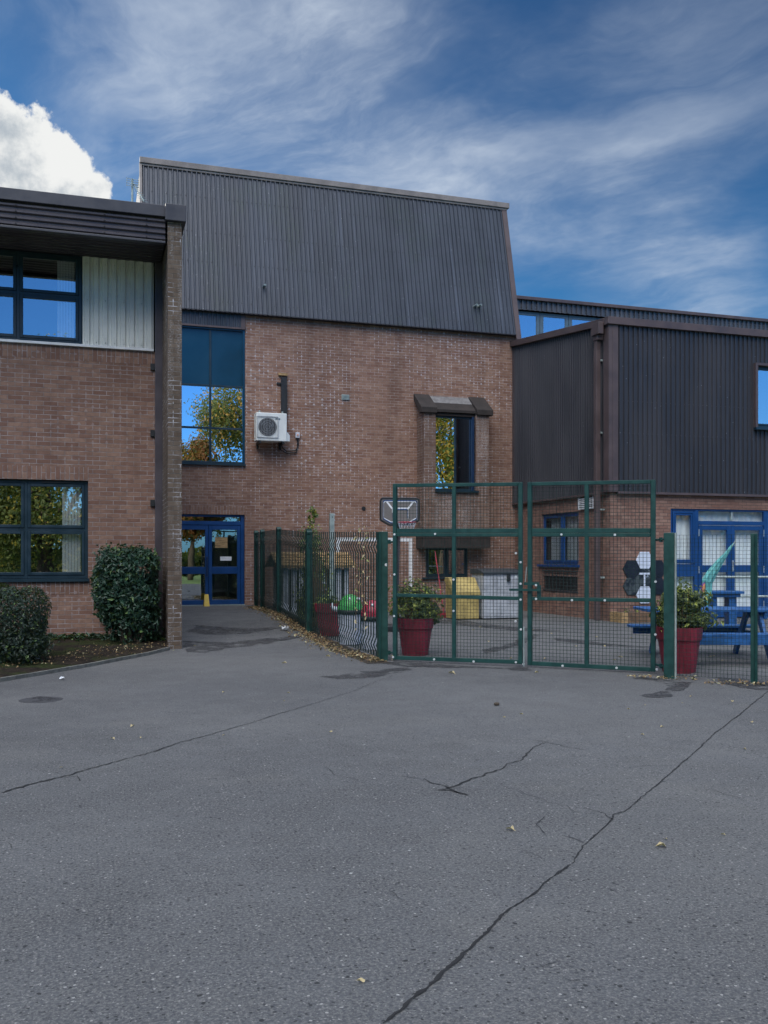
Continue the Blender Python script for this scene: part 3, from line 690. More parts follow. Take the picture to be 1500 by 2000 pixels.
s = MB(); s.box(XL, XC, Yb-.0, YM+.02, zb-.002, zb+.03); s.build('soffit', M['soffit'], CL)
s = MB(); s.add([(XC+.02, Yb+.03, zb), (XC+.02, Yt, zt), (XC+.02, 39, zt), (XC+.02, 39, zb)], [(0, 1, 2, 3)]); s.add([(XL, Yb+.03, 6.5), (XL, Yt, zt), (XL, 39, zt), (XL, 39, 6.5)], [(0, 1, 2, 3)]); s.quad((XL, Yt, zt+.03), (XC, Yt, zt+.03), (XC, 39, zt+.03), (XL, 39, zt+.03)); s.build('roof', M['trim_top'], mbk)
for (px, py, n) in ((515, 557, 1), (927, 596, 2)):
    for k in range(n):
        X_ = onY(px+k*8, 24.0); z_ = zat(py, X_, 23.9); Y_ = Yb+(Yt-Yb)*(z_-zb)/(zt-zb)
        s = MB(); s.tube([(X_, Y_+.05, z_-.01), (X_+.01, Y_-.20, z_+.0)], .032, 12, cap=False); s.tube([(X_, Y_+.05, z_-.01), (X_+.01, Y_-.19, z_+.0)], .026, 12, cap=True); s.smooth = False
        s.build('flue_pipe', M['galv'], mbk)
# entrance doors
def door_leaf(parent, fn, a, b, z0, z1, zr0, zr1, d, fm='frame_blue', gm='glass_clear', st_=.085, top=.12, bot=.12, notices=()):
    f = MB(); dd = (d, d+.05)
    bx(f, fn, a, a+st_, z0, z1, *dd); bx(f, fn, b-st_, b, z0, z1, *dd)
    for (p, q) in ((z0, z0+bot), (zr0, zr1), (z1-top, z1)): bx(f, fn, a+st_, b-st_, p, q, d+.002, d+.048)
    D = f.build('door', M[fm], parent); bevel(D, .005, 1)
    for (p, q) in ((z0+bot, zr0), (zr1, z1-top)):
        w_ = MB(); w_.quad(fn(a+st_, p, d+.025), fn(b-st_, p, d+.025), fn(b-st_, q, d+.025), fn(a+st_, q, d+.025)); w_.build('pane', M[gm], D)
    return D
f = MB(); fn = mapY(YM)
for (a, b, c, e) in ((sx0, sx0+.07, .25, dz1), (sx1-.10, sx1, .25, dz1), (sx0+.07, sx1-.10, dz1-.06, dz1), (sx0+.07, sx1-.10, 2.33, 2.43)): bx(f, fn, a, b, c, e, .05, .12)
DF = f.build('door_frame', M['frame_blue'], mbk); bevel(DF, .005, 1)
p = MB(); p.quad(fn(sx0+.07, 2.43, .09), fn(sx1-.10, 2.43, .09), fn(sx1-.10, dz1-.06, .09), fn(sx0+.07, dz1-.06, .09)); p.build('pane', M['glass_clear'], DF)
zr0_, zr1_ = zat(1121, 3, YM), zat(1107, 3, YM); xm = onY(408, YM)
d1 = door_leaf(mbk, fn, sx0+.075, xm-.004, .27, 2.325, zr0_, zr1_, .06); d2 = door_leaf(mbk, fn, xm+.004, sx1-.105, .27, 2.325, zr0_, zr1_, .06)
s = MB(); s.tube([fn(xm-.045, 1.0, .055), fn(xm-.045, 1.0, .01), fn(xm-.045, 1.5, .01), fn(xm-.045, 1.5, .055)], .012, 8); s.build('handle', M['black'], d1)
s = MB(); x0, x1 = onY(421, YM), onY(445, YM); bx(s, fn, x0, x1, zat(1070, 3, YM), zat(1049, 3, YM), .078, .08); s.build('notice', M['tan'], d2)
s = MB(); x0, x1 = onY(431, YM), onY(453, YM); bx(s, fn, x0, x1, zat(1095, 3, YM), zat(1087, 3, YM), .078, .08); s.build('notice', M['white'], d2)
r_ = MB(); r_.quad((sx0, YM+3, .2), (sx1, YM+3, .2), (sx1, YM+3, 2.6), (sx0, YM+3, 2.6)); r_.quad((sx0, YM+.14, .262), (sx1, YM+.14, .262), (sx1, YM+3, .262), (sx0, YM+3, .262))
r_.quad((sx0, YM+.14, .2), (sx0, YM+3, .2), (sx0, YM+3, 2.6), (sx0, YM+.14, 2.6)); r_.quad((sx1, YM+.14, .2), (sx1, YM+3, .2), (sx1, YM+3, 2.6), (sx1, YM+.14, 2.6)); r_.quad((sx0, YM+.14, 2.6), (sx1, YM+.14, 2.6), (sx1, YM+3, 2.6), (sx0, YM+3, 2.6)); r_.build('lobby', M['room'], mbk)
s = MB(); s.box(sx0, sx1, YM-.06, YM+.12, .20, .268); s.build('door_threshold', M['galv'], mbk)
# oriel bay
bay = MB(); bx0, bx1 = onY(828, 23.43), onY(955, 23.43); YB = 23.43
zc = zat(806, bx0, YB); zs = zat(962, 9.6, YB); zu = zat(1047, 9.6, YB); px1, px2 = onY(851, YB), onY(930, YB)
bay.box(bx0, px1, YB, YM+.01, zu, zc); bay.box(px2, bx1, YB, YM+.01, zu, zc+.02); bay.box(px1, px2, YB+.001, YM+.01, zu, zs)
BY = bay.build('window_bay', M['brick_bay'], mbk)
s = MB(); s.box(bx0-.02, bx1+.02, YB-.03, YM, zat(1070, 9.6, YB), zu-.002); s.build('bay_base', M['concrete_dark'], BY)
s = MB(); s.box(px1-.02, px2+.06, YB-.07, YB+.33, zs+.001, zs+.055); s.build('window_sill', M['frame_dark'], BY)
for (a, b) in ((bx0-.10, px1+.02), (px2+.0, bx1+.10)):
    s = MB(); zf = zc; dz = .46
    s.prism([(a, YB-.08, zf+.002), (a, YB-.08, zf+.15), (a, YM, zf+.15+dz), (a, YM, zf+dz-.02), (a, YB+.1, zf+.002)], (b-a, 0, 0)); bevel(s.build('bay_cap', M['concrete_dark'], BY), .012)
s = MB(); s.prism([(px1+.02, YB+.02, zf+.05), (px1+.02, YB+.02, zf+.12), (px1+.02, YM-.28, zf+.34), (px1+.02, YM-.28, zf+.26)], (px2-px1-.02, 0, 0)); s.box(px1+.02, px2, YB+.08, YB+.3, zf-.04, zf+.05); s.build('bay_roof', M['concrete_dark'], BY)
s = MB(); s.prism([(px1+.02, YM-.28, zf+.31), (px1+.02, YM-.28, zf+.345), (px1+.02, YM-.003, zf+.57), (px1+.02, YM-.003, zf+.52)], (px2-px1-.02, 0, 0)); s.build('lead_flashing', M['lead'], BY)
bm = onY(889, YB+.15)
window(BY, mapY(YB), [px1+.005, bm, px2-.03], [zs+.06, zf-.045], .13, .05, .0, 'frame_dark', 'glass_main', roomd=.29)
s = MB(); s.box(px2-.10, px2-.035, YB+.05, YB+.125, zs+.06, zf-.045); s.build('blue_jamb', M['navy'], BY)
window(mbk, mapY(YM), [bwx0, (bwx0+bwx1)/2, bwx1], [bwz0, bwz1], .05, .05, .04, 'frame_dark', 'glass', roomd=1)
s = MB(); s.box(bwx0-.12, bwx1+.05, YM-.08, YM+.05, bwz0-.05, bwz0-.003); s.build('window_sill', M['frame_dark'], mbk)
# painted goal, round hole, air brick
s = MB(); gx0, gx1 = onY(657, YM), onY(805, YM); gt = zat(1051, 6, YM)+.02
for (a, b, c, e) in ((gx0, gx0+.10, .0, gt), (gx1-.10, gx1, .0, gt), (gx0+.10, gx1-.10, gt-.10, gt)): s.quad((a, YM-.004, c), (b, YM-.004, c), (b, YM-.004, e), (a, YM-.004, e))
s.build('painted_goal', M['white'], mbk)
s = MB(); hx = onY(710, YM); hz = zat(993, hx, YM); s.tube([(hx, YM+.0, hz), (hx, YM-.02, hz)], .055, 16); s.build('pipe_hole', M['black'], mbk)
s = MB(); a, b = onY(667, YM), onY(682, YM); c, e = zat(776, 5, YM), zat(765, 5, YM); s.box(a, b, YM-.02, YM, c, e)
for k in range(5): s.box(a+.01, b-.01, YM-.032, YM-.015, c+.012+k*.027, c+.026+k*.027)
s.build('air_vent', M['galv'], mbk)

# ================================================================== ANNEX
ax = thing('school_annex', 'lower brick annex with dark vertical ribbed cladding and blue doors at the right', 'building', (17, 19, 0))
XA, YA = 11.50, 18.9; XE = 34
zcb = 3.035; zt_f = 6.92; zt_b = 7.52
lwy0, lwy1 = onX(1130, XA), onX(1057, XA)
lwz0, lwz1 = zat(1103, XA, 20.6), zat(999, XA, 20.6)
gy0, gy1 = onX(1128, XA), onX(1062, XA); gz0, gz1 = zat(1155, XA, 20.6), zat(1117, XA, 20.6)
fX = mapX(XA); fY = mapY(YA)
dx0, dx1 = onY(1310, YA), onY(1497, YA); dzt = zat(993, dx0, YA)
ddx0 = onY(1366, YA)
mb = MB(); wall(mb, fX, YA, 24, -.1, 3.3, [(lwy0, lwy1, lwz0, lwz1), (gy0, gy1, gz0, gz1)], .12)
wall(mb, fY, XA, XE, -.1, 3.3, [(dx0, dx1+3.2, -.05, dzt)], .12); mb.box(XA+.3, XE, 34.9, 35, 0, 8); mb.box(XE-.1, XE, YA+.1, 34.9, 0, 7)
mb.build('wall', M['brick_annex'], ax)
sc = MB(); sc.uvrot = True; sc.quad((XA-.004, lwy0-.05, lwz0-.30), (XA-.004, lwy1+.05, lwz0-.30), (XA-.004, lwy1+.05, lwz0-.08), (XA-.004, lwy0-.05, lwz0-.08)); sc.build('soldier_course', M['brick_annex'], ax)
uwx0, uwx1 = onY(1474, YA-.07), onY(1474, YA-.07)+1.5; uwz0, uwz1 = zat(836, uwx0, YA), zat(714, uwx0, YA)
s = MB(); o_ = .06
ribs(s, (XA-o_, YA+.12, zcb), (XA-o_, 24, zcb), (XA-o_, 24, zt_b), (XA-o_, YA+.12, zt_f+.01), (-1, 0, 0), .112, .032, .30, slope=.12)
ribs(s, (XA+.14, YA-o_, zcb), (uwx0, YA-o_, zcb), (uwx0, YA-o_, zt_f), (XA+.14, YA-o_, zt_f), (0, -1, 0), .128, .034, .28, slope=.10)
ribs(s, (uwx0, YA-o_, zcb), (uwx1, YA-o_, zcb), (uwx1, YA-o_, uwz0), (uwx0, YA-o_, uwz0), (0, -1, 0), .128, .034, .28, slope=.10)
ribs(s, (uwx0, YA-o_, uwz1), (uwx1, YA-o_, uwz1), (uwx1, YA-o_, zt_f), (uwx0, YA-o_, zt_f), (0, -1, 0), .128, .034, .28, slope=.10)
ribs(s, (uwx1, YA-o_, zcb), (XE, YA-o_, zcb), (XE, YA-o_, zt_f), (uwx1, YA-o_, zt_f), (0, -1, 0), .128, .034, .28, slope=.10)
acm = s
s = MB()
for z_ in (zt_f-.25, zt_f-.9, 4.35, 3.1):
    for k in range(90):
        if random.random() < .3: continue
        X_ = XA+.155+.128*k
        if uwx0-.05 < X_ < uwx1 and uwz0 < z_ < uwz1: continue
        s.box(X_, X_+.016, YA-o_-.010, YA-o_-.001, z_, z_+.016)
AC_ = acm.build('cladding', M['clad_annex'], ax, extra=(s, M['black']))
s = MB(); s.box(XA-.10, XA-.0, YA-.10, YA+.14, zcb-.02, zt_f+.0); s.box(XA+.0, XA+.15, YA-.105, YA-.0, zcb-.02, zt_f+.0); bevel(s.build('corner_trim', M['trim'], AC_), .006)
s = MB(); s.box(XA+.151, XE, YA-.10, YA, zcb-.055, zcb-.001); s.box(XA-.10, XA, YA+.141, 24, zcb-.05, zcb-.001); s.build('drip_trim', M['trim'], AC_)
s = MB(); s.box(XA-.15, XE, YA-.16, YA+.05, zt_f-.02, zt_f+.15)
s.add([(XA-.16, YA+.051, zt_f-.02), (XA-.16, 24.0, zt_b-.02), (XA-.16, 24.0, zt_b+.14), (XA-.16, YA+.051, zt_f+.149), (XA+.05, YA+.051, zt_f-.02), (XA+.05, 24.0, zt_b-.02), (XA+.05, 24.0, zt_b+.14), (XA+.05, YA+.051, zt_f+.149)], [(0, 1, 2, 3), (4, 7, 6, 5), (3, 2, 6, 7), (0, 4, 5, 1), (0, 3, 7, 4), (1, 5, 6, 2)])
bevel(s.build('roof_edge', M['trim'], ax), .006)
s = MB(); s.quad((XA, YA, zt_f+.10), (XE, YA, zt_f+.10), (XE, 30, zt_f+1.36), (XA, 30, zt_f+1.36)); s.build('roof', M['capmetal'], ax)
s = MB(); s.box(XA-.08, XA-.03, 23.9, 24.0, 3, zt_b); s.build('junction_trim', M['trim'], ax)
# gutter outlet + downpipe on the side face
dpy = onX(1169, XA-.15); s = MB(); s.box(XA-.26, XA-.11, dpy-.10, dpy+.10, -.0, .0) if False else None
s = MB(); s.box(XA-.30, XA-.163, YA+.02, YA+.36, zt_f-.22, zt_f+.06); s.box(XA-.26, XA-.12, YA+.12, YA+.34, zt_f-.34, zt_f-.221)
s.obox((XA-.19, YA+.24, zt_f-.33), (XA-.19, dpy, zt_f-.55), .12, .11, (1, 0, 0)); s.box(XA-.25, XA-.13, dpy-.06, dpy+.06, .02, zt_f-.50)
DP = s.build('downpipe', M['trim'], ax); bevel(DP, .01)
s = MB()
for z_ in (6.1, 4.4, 2.6, 1.0): s.box(XA-.14, XA-.03, dpy-.08, dpy+.08, z_, z_+.04)
s.build('pipe_bracket', M['galv'], DP)
# side window, grille, vent
mid = lwy0+(lwy1-lwy0)*.47
window(ax, fX, [lwy0, mid, lwy1], [lwz0, lwz1], .07, .06, .055, 'frame_blue', 'glass_pale', blinds=[(lwy0+.03, mid-.02, lwz0+.03, lwz1-.03), (mid+.02, lwy1-.22, lwz0+.03, lwz1-.03)], roomd=.8)
s = MB(); s.box(XA-.07, XA+.07, lwy0-.05, lwy1+.12, lwz0-.06, lwz0-.002); s.build('window_sill', M['frame_blue'], ax)
s = MB(); s.quad((XA+.06, gy0, gz0), (XA+.06, gy1, gz0), (XA+.06, gy1, gz1), (XA+.06, gy0, gz1))
G_ = s.build('grille', M['black'], ax); s = MB()
for k in range(9): u = gy0+(gy1-gy0)*(k+.5)/9; s.box(XA-.012, XA-.002, u-.008, u+.008, gz0, gz1)
for k in range(6): u = gz0+(gz1-gz0)*(k+.5)/6; s.box(XA-.022, XA-.013, gy0, gy1, u-.007, u+.007)
for q in ((gy0-.03, gy1+.03, gz0-.03, gz0), (gy0-.03, gy1+.03, gz1, gz1+.03)): s.box(XA-.025, XA+.0, *q)
s.build('grille_bars', M['lidgrey'], G_)
vy0, vy1 = onX(1161, XA), onX(1133, XA); vz0, vz1 = zat(991, XA, 19.4), zat(969, XA, 19.4)
s = MB(); s.box(XA-.03, XA-.002, vy0, vy1, vz0, vz1); V_ = s.build('air_vent', M['black'], ax); s = MB()
for k in range(6): z_ = vz0+(vz1-vz0)*(k+.1)/6; s.box(XA-.055, XA-.031, vy0+.01, vy1-.01, z_, z_+.022)
for q in ((vy0-.015, vy0+.01), (vy1-.01, vy1+.015)): s.box(XA-.05, XA-.004, *q, vz0-.015, vz1+.015)
s.box(XA-.05, XA-.004, vy0+.01, vy1-.01, vz0-.015, vz0+.003); s.build('vent_louvres', M['white'], V_)
# upper front window
window(ax, mapY(YA-.10), [uwx0+.02, uwx0+.78, uwx1-.02], [uwz0+.02, uwz1-.02], .05, .05, .04, 'frame_dark', 'glass', roomd=1)
s = MB(); s.box(uwx0-.05, uwx0+.02, YA-.17, YA+.05, uwz0-.0, uwz1+.04); s.box(uwx1-.02, uwx1+.05, YA-.17, YA+.05, uwz0, uwz1+.04); s.box(uwx0+.02, uwx1-.02, YA-.17, YA+.05, uwz1-.02, uwz1+.04)
s.build('window_surround', M['trim'], ax); s = MB(); s.box(uwx0-.06, uwx1+.06, YA-.20, YA+.05, uwz0-.06, uwz0-.001); s.build('window_sill', M['frame_dark'], ax)
# blue glazed front: sidelight, doors, sidelight
zr0a, zr1a = zat(1118, 14, YA), zat(1104, 14, YA); ztr = zat(1026, 15, YA); mx2 = onY(1430, YA); dd1 = onY(1494, YA)
f = MB()
for (a, b, c, e) in ((dx0, dx0+.06, 0, dzt), (ddx0-.11, ddx0, 0, dzt), (dd1, dd1+.13, 0, dzt), (dx1+3.14, dx1+3.2, 0, dzt), (dx0+.06, ddx0-.11, dzt-.05, dzt), (ddx0, dd1, dzt-.05, dzt), (ddx0, dd1, ztr, ztr+.10), (dx0+.06, ddx0-.11, zr0a-.1, zr1a+.03), (dx0+.06, ddx0-.11, .0, .12), (dd1+.13, dx1+3.14, dzt-.06, dzt), (dd1+.13, dx1+3.14, zr0a, zr1a), (dd1+.13, dx1+3.14, 0, .12), (dd1+.95, dd1+1.05, .12, zr0a), (dd1+.95, dd1+1.05, zr1a, dzt-.06), (dd1+1.95, dd1+2.05, .12, zr0a), (dd1+1.95, dd1+2.05, zr1a, dzt-.06)): bx(f, fY, a, b, c, e, .03, .11)
AF = f.build('door_frame', M['frame_blue'], ax); bevel(AF, .006, 1)
s = MB(); a, b, c, e = dx0+.07, ddx0-.12, zr1a+.04, dzt-.06
for k, (o, d_) in enumerate(((0, .015), (.05, .028))):
    for q in ((a+o, a+o+.05, c+o, e-o), (b-o-.05, b-o, c+o, e-o), (a+o+.05, b-o-.05, c+o, c+o+.05), (a+o+.05, b-o-.05, e-o-.05, e-o)): bx(s, fY, *q, d_, d_+.05)
bevel(s.build('sash', M['frame_blue'], AF), .005, 1)
tm = onY(1432, YA); s = MB(); bx(s, fY, tm-.02, tm+.02, ztr+.101, dzt-.051, .05, .10); s.build('transom_bar', M['galv'], AF)
p = MB()
for (a, b, c, e) in ((dx0+.06, ddx0-.11, .12, zr0a-.1), (dx0+.06, ddx0-.11, zr1a, dzt-.05), (ddx0, tm-.02, ztr+.1, dzt-.05), (tm+.02, dd1, ztr+.1, dzt-.05), (dd1+.13, dd1+.95, .12, zr0a), (dd1+.13, dd1+.95, zr1a, dzt-.06), (dd1+1.05, dd1+1.95, .12, zr0a), (dd1+1.05, dd1+1.95, zr1a, dzt-.06), (dd1+2.05, dx1+3.14, .12, zr0a), (dd1+2.05, dx1+3.14, zr1a, dzt-.06)): p.quad(fY(a, c, .07), fY(b, c, .07), fY(b, e, .07), fY(a, e, .07))
p.build('pane', M['glass_pale'], AF)
e1 = door_leaf(ax, fY, ddx0+.015, mx2-.004, .03, ztr-.01, zr0a, zr1a, .04, gm='glass_pale', st_=.11, top=.11, bot=.16); e2 = door_leaf(ax, fY, mx2+.004, dd1-.015, .03, ztr-.01, zr0a, zr1a, .04, gm='glass_pale', st_=.11, top=.11, bot=.16)
for D_, xh in ((e1, ddx0+.01), (e2, dd1-.01)):
    for z_ in (.25, zr0a-.02, ztr-.27):
        s = MB(); s.tube([fY(xh, z_, .028), fY(xh, z_+.17, .028)], .013, 8); s.build('hinge', M['chrome'], D_)
s = MB(); bx(s, fY, mx2+.03, mx2+.07, 1.15, 1.42, .028, .039); s.tube([fY(mx2+.05, 1.36, .028), fY(mx2+.05, 1.36, -.03), fY(mx2+.17, 1.36, -.03)], .010, 8); s.build('handle', M['chrome'], e2)
b_ = MB()
wv = 0; u = dx0+.04; k = 0
while u < dx1+3.1:
    b_.quad(fY(u, .1, .20+.02*(k % 2)), fY(u+.085, .1, .22-.02*(k % 2)), fY(u+.085, dzt-.03, .22-.02*(k % 2)), fY(u, dzt-.03, .20+.02*(k % 2))); u += .085; k += 1
b_.build('blind', M['blind'], ax)

# ================================================================== CLERESTORY BLOCK far behind
cb = thing('clerestory_block', 'long low block with a ribbed band over high windows, behind the annex roof', 'building', (22, 30, 0))
YC = 30.0; zct = 10.79
s = MB(); s.box(11.7, 45, YC-.25, YC+12, zct-.12, zct); bevel(s.build('roof_edge', M['trim'], cb), .01)
s = MB(); ribs(s, (11.7, YC-.12, zct-.46), (45, YC-.12, zct-.46), (45, YC-.12, zct-.12), (11.7, YC-.12, zct-.12), (0, -1, 0), .20, .05, .40); K = s
s = MB()
for k in range(100):
    for z_ in (zct-.40, zct-.30, zct-.20): s.box(11.75+k*.20, 11.775+k*.20, YC-.135, YC-.122, z_, z_+.025)
K.build('cladding', M['clad_far'], cb, extra=(s, M['black']))
cx0 = 11.9
for k in range(12):
    a = cx0+k*1.16+.0; window(cb, mapY(YC), [a, a+1.14], [8.4, zct-.48], .0, .08, .05, 'frame_grey', 'glass', roomd=1.0)
s = MB(); s.box(25.9, 45, YC-.02, YC+.1, 7, zct-.48); s.box(11.7, 45, YC+.02, YC+.1, 0, 8.38); s.box(11.7, 45, YC+11.9, YC+12, 0, zct-.2); s.build('wall', M['brick_annex'], cb)
#PART2
# ================================================================== things fixed to the walls
# air conditioner
X0, X1 = onY(500, 23.55), onY(560, 23.55); z0, z1 = zat(862, 4.5, 23.55), zat(807, 4.5, 23.55)
ac = thing('air_conditioner', 'white outdoor air conditioning unit bracketed to the brick wall beside the tall stair window', 'air conditioner', ((X0+X1)/2, 23.7, z0))
s = MB(); s.box(X0, X1, 23.52, 23.85, z0, z1); bevel(s.build('casing', M['acwhite'], ac), .02, 3)
s = MB(); s.prism([(X1+.001, 23.55, z0+.01), (X1+.09, 23.58, z0+.01), (X1+.09, 23.58, z0+.17), (X1+.03, 23.56, z0+.24), (X1+.001, 23.55, z0+.24)], (0, .25, 0)); bevel(s.build('pipe_cover', M['acwhite'], ac), .008)
cxa, cza, ra = X0+.295, (z0+z1)/2-.005, .235
s = MB(); s.tube([(cxa, 23.515, cza), (cxa, 23.45+.06, cza)], ra, 36); F_ = s.build('fan_opening', M['black'], ac)
s = MB()
for k in range(1, 5):
    r_ = ra*k/4.4; s.tube([(cxa+r_*math.cos(t*math.pi/15), 23.503, cza+r_*math.sin(t*math.pi/15)) for t in range(31)], .0028, 4, cap=False)
for k in range(-6, 7): s.box(cxa+k*.040-.0025, cxa+k*.040+.0025, 23.498, 23.502, cza-ra-.03, cza+ra+.03)
for sg in (-1, 1):
    s.box(cxa-ra-.035, cxa+ra+.035, 23.496, 23.512, cza+sg*(ra+.035)-.006, cza+sg*(ra+.035)+.006); s.box(cxa+sg*(ra+.035)-.006, cxa+sg*(ra+.035)+.006, 23.496, 23.512, cza-ra-.03, cza+ra+.03)
s.build('fan_guard', M['boxgrey'], ac)
s = MB()
for k in range(3): a_k = k*2.1; s.add([(cxa, 23.507, cza), (cxa+.18*math.cos(a_k), 23.505, cza+.18*math.sin(a_k)), (cxa+.2*math.cos(a_k+.7), 23.509, cza+.2*math.sin(a_k+.7))], [(0, 1, 2)])
s.build('fan_blades', M['lidgrey'], F_)
s = MB(); s.box(X0+.5, X0+.62, 23.514, 23.52, z1-.17, z1-.13); s.build('badge', M['frame_grey'], ac)
for xx in (X0+.08, X1-.12):
    s = MB(); s.box(xx, xx+.05, 23.50, 23.99, z0-.06, z0-.003); s.box(xx, xx+.05, 23.94, 23.99, z0-.16, z0-.061); s.build('bracket', M['black'], ac)
    s = MB(); s.box(xx, xx+.04, 23.6, 23.66, z1+.001, z1+.06); s.build('lug', M['galv'], ac)
pa, pb = onY(549, 23.95), onY(560, 23.95); s = MB(); s.box(pa, pb, 23.92, 23.995, z1-.15, zat(737, 4.6, YM)); s.box(pb-.02, pb+.006, 23.90, 23.918, z1, zat(760, 4.6, YM)); T_ = s.build('pipe_trunking', M['black'], ac)
s = MB(); zz = zat(731, 4.6, YM); s.box(pa-.07, pb+.02, 23.93, 23.995, zz-.03, zz+.03); s.build('wall_hole', M['tan'], T_)
s = MB(); s.box(pa-.11, pa-.003, 23.95, 23.99, zz-.27, zz-.22); s.build('trunk_clip', M['black'], T_)
ia, ib = onY(577, 23.95), onY(585, 23.95); iz0, iz1 = zat(856, 5.2, YM), zat(845, 5.2, YM); s = MB(); s.box(ia, ib, 23.92, 23.998, iz0, iz1); IB = s.build('isolator_switch', M['bodywhite'], ac); bevel(IB, .005)
s = MB(); s.tube([((ia+ib)/2, 23.92, (iz0+iz1)/2), ((ia+ib)/2, 23.89, (iz0+iz1)/2)], .02, 10); s.build('switch_knob', M['orange'], IB)
for o in (0, .05):
    s = MB(); s.tube([(X1-.12-o, 23.75, z0), (X1-.05-o, 23.85, z0-.13-o), (X1+.08, 23.95, z0-.20-o), (ib-.11+o*.5, 23.96, z0-.17-o), (ib-.03-o*.4, 23.97, z0-.06), (ib-.03-o*.4, 23.97, iz0)], .014, 8); s.build('cable', M['black'], ac)

# aerial on the left roof
Xa, Ya = onY(258, 18.5), 18.5
an = thing('tv_aerial', 'small grey television aerial on a thin mast above the flat roof of the left wing', 'aerial', (Xa, Ya, 7.06))
za = zat(352, Xa, Ya)
s = MB(); s.tube([(Xa, Ya, 7.06), (Xa+.005, Ya, za+.02)], .022, 8); s.build('mast', M['galv'], an)
s = MB(); bd = Vector((.22, -.12, -.40)); p0 = Vector((Xa, Ya, za-.03)); s.tube([p0, p0+bd], .010, 6)
for k in range(8): q = p0+bd*(.15+.12*k); s.tube([q+Vector((-.075, -.03, 0)), q+Vector((.075, .03, 0))], .005, 4)
s.build('boom', M['galv'], an)
s = MB()
for k in range(4): s.tube([(Xa-.11, Ya-.03, za+.02-.045*k), (Xa+.13, Ya-.03, za+.0-.045*k)], .006, 4)
for xx in (-.10, .0, .12): s.tube([(Xa+xx, Ya-.03, za+.03), (Xa+xx, Ya-.03, za-.14)], .006, 4)
s.build('reflector', M['galv'], an)

# hexagon football panels on the annex
hcx, hcz, hr = onY(1258, YA), zat(1128, onY(1258, YA), YA), .235
hx_ = thing('hexagon_wall_panels', 'flower shaped group of black and white hexagon panels fixed to the brick behind the gate', 'wall art', (hcx, YA, hcz-.6))
for k, (i, j, mt) in enumerate(((0, 0, 'hexpicture'), (0, 1, 'hexwhite'), (0, -1, 'hexwhite'), (-1, .5, 'hexblack'), (-1, -.5, 'hexpicture'), (1, .5, 'hexblack'), (1, -.5, 'hexblack'))):
    cx_, cz_ = hcx+i*hr*1.5, hcz+j*hr*1.732; s = MB()
    s.prism([(cx_+hr*.985*math.cos(t*math.pi/3), YA-.03, cz_+hr*.985*math.sin(t*math.pi/3)) for t in range(6)], (0, .028, 0)); s.build('hexagon_panel', M[mt], hx_)
s = MB(); s.box(hcx-.16, hcx+.13, YA-.036, YA-.031, hcz+.07, hcz+.115); s.box(hcx-.03, hcx+.01, YA-.036, YA-.031, hcz-.20, hcz+.065); s.build('pale_marking', M['hexwhite'], hx_)

# ================================================================== fences and gate
def mesh_panel(mb, A, B, z0a, z0b, z1a, z1b, pv, ph, r=.003, folds=(), fold=.03, bar=None):
    A, B = Vector((*A, 0)), Vector((*B, 0)); L_ = (B-A).length; d = (B-A)/L_; n = Vector((-d.y, d.x, 0))
    zl = [0.0]
    for f_ in folds: zl += [f_-.035, f_, f_+.035] if False else [f_-.06, f_, f_+.06]
    zl.append(1.0)
    def off(i): return fold if (i % 3 == 2 and 0 < i < len(zl)-1) else 0
    for k in range(int(L_/pv)+1):
        u = min(k*pv, L_); f_ = u/L_; za_, zb_ = z0a+(z0b-z0a)*f_, z1a+(z1b-z1a)*f_
        P = [A+d*u+n*off(i)+Vector((0, 0, za_+(zb_-za_)*t)) for i, t in enumerate(zl)]
        if bar:
            for p, q in zip(P[:-1], P[1:]):
                h = d*bar/2; k2 = n*.006; mb.add([p-h-k2, p+h-k2, p+h+k2, p-h+k2, q-h-k2, q+h-k2, q+h+k2, q-h+k2], [(0, 1, 5, 4), (1, 2, 6, 5), (2, 3, 7, 6), (3, 0, 4, 7)])
        else: mb.tube(P, r, 4, cap=False)
    nh = int((z1a-z0a)/ph)
    for k in range(nh+1):
        f_ = k/nh
        mb.tube([A+n*.006+Vector((0, 0, z0a+(z1a-z0a)*f_)), B+n*.006+Vector((0, 0, z0b+(z1b-z0b)*f_))], r, 4, cap=False)
def post(mb, X, Y, z0, z1, w_, d_, rz, cap=True):
    c, s_ = math.cos(rz), math.sin(rz); P = lambda a, b, z: (X+a*c-b*s_, Y+a*s_+b*c, z)
    mb.add([P(a, b, z) for z in (z0, z1) for b in (-d_/2, d_/2) for a in (-w_/2, w_/2)], [(0, 2, 3, 1), (4, 5, 7, 6), (0, 1, 5, 4), (2, 6, 7, 3), (0, 4, 6, 2), (1, 3, 7, 5)])
# side fence from the left gate post back to the main wall
fp = [(4.0, 12.9), (3.86, 16.9), (3.93, 20.2), (3.95, 22.4), (3.95, 23.3)]
lf = thing('side_fence', 'dark green steel mesh fence running back from the left gate post to the brick wall', 'fence', (3.95, 16.6, .1))
for i, (x, y) in enumerate(fp):
    if i == 0: continue
    s = MB(); g0 = gz(x, y); post(s, x, y, g0-.1, g0+1.88+.05*(i == 1), .095, .10, 0); s.tube([(x-.05, y, g0+1.86), (x+.05, y, g0+1.86)], .065, 14)
    bevel(s.build('fence_post', M['green'], lf), .004)
for (a, b) in zip(fp[:-1], fp[1:]):
    s = MB(); g0, g1 = gz(*a)+.04, gz(*b)+.04
    fr_ = a is fp[0]; mesh_panel(s, a, b, g0, g1, g0+1.83, g1+1.83, .125 if fr_ else .165, .10, .0026, (.09, .88), .045, bar=.024 if fr_ else .056)
    s.build('mesh_panel', M['green_wire'], lf)
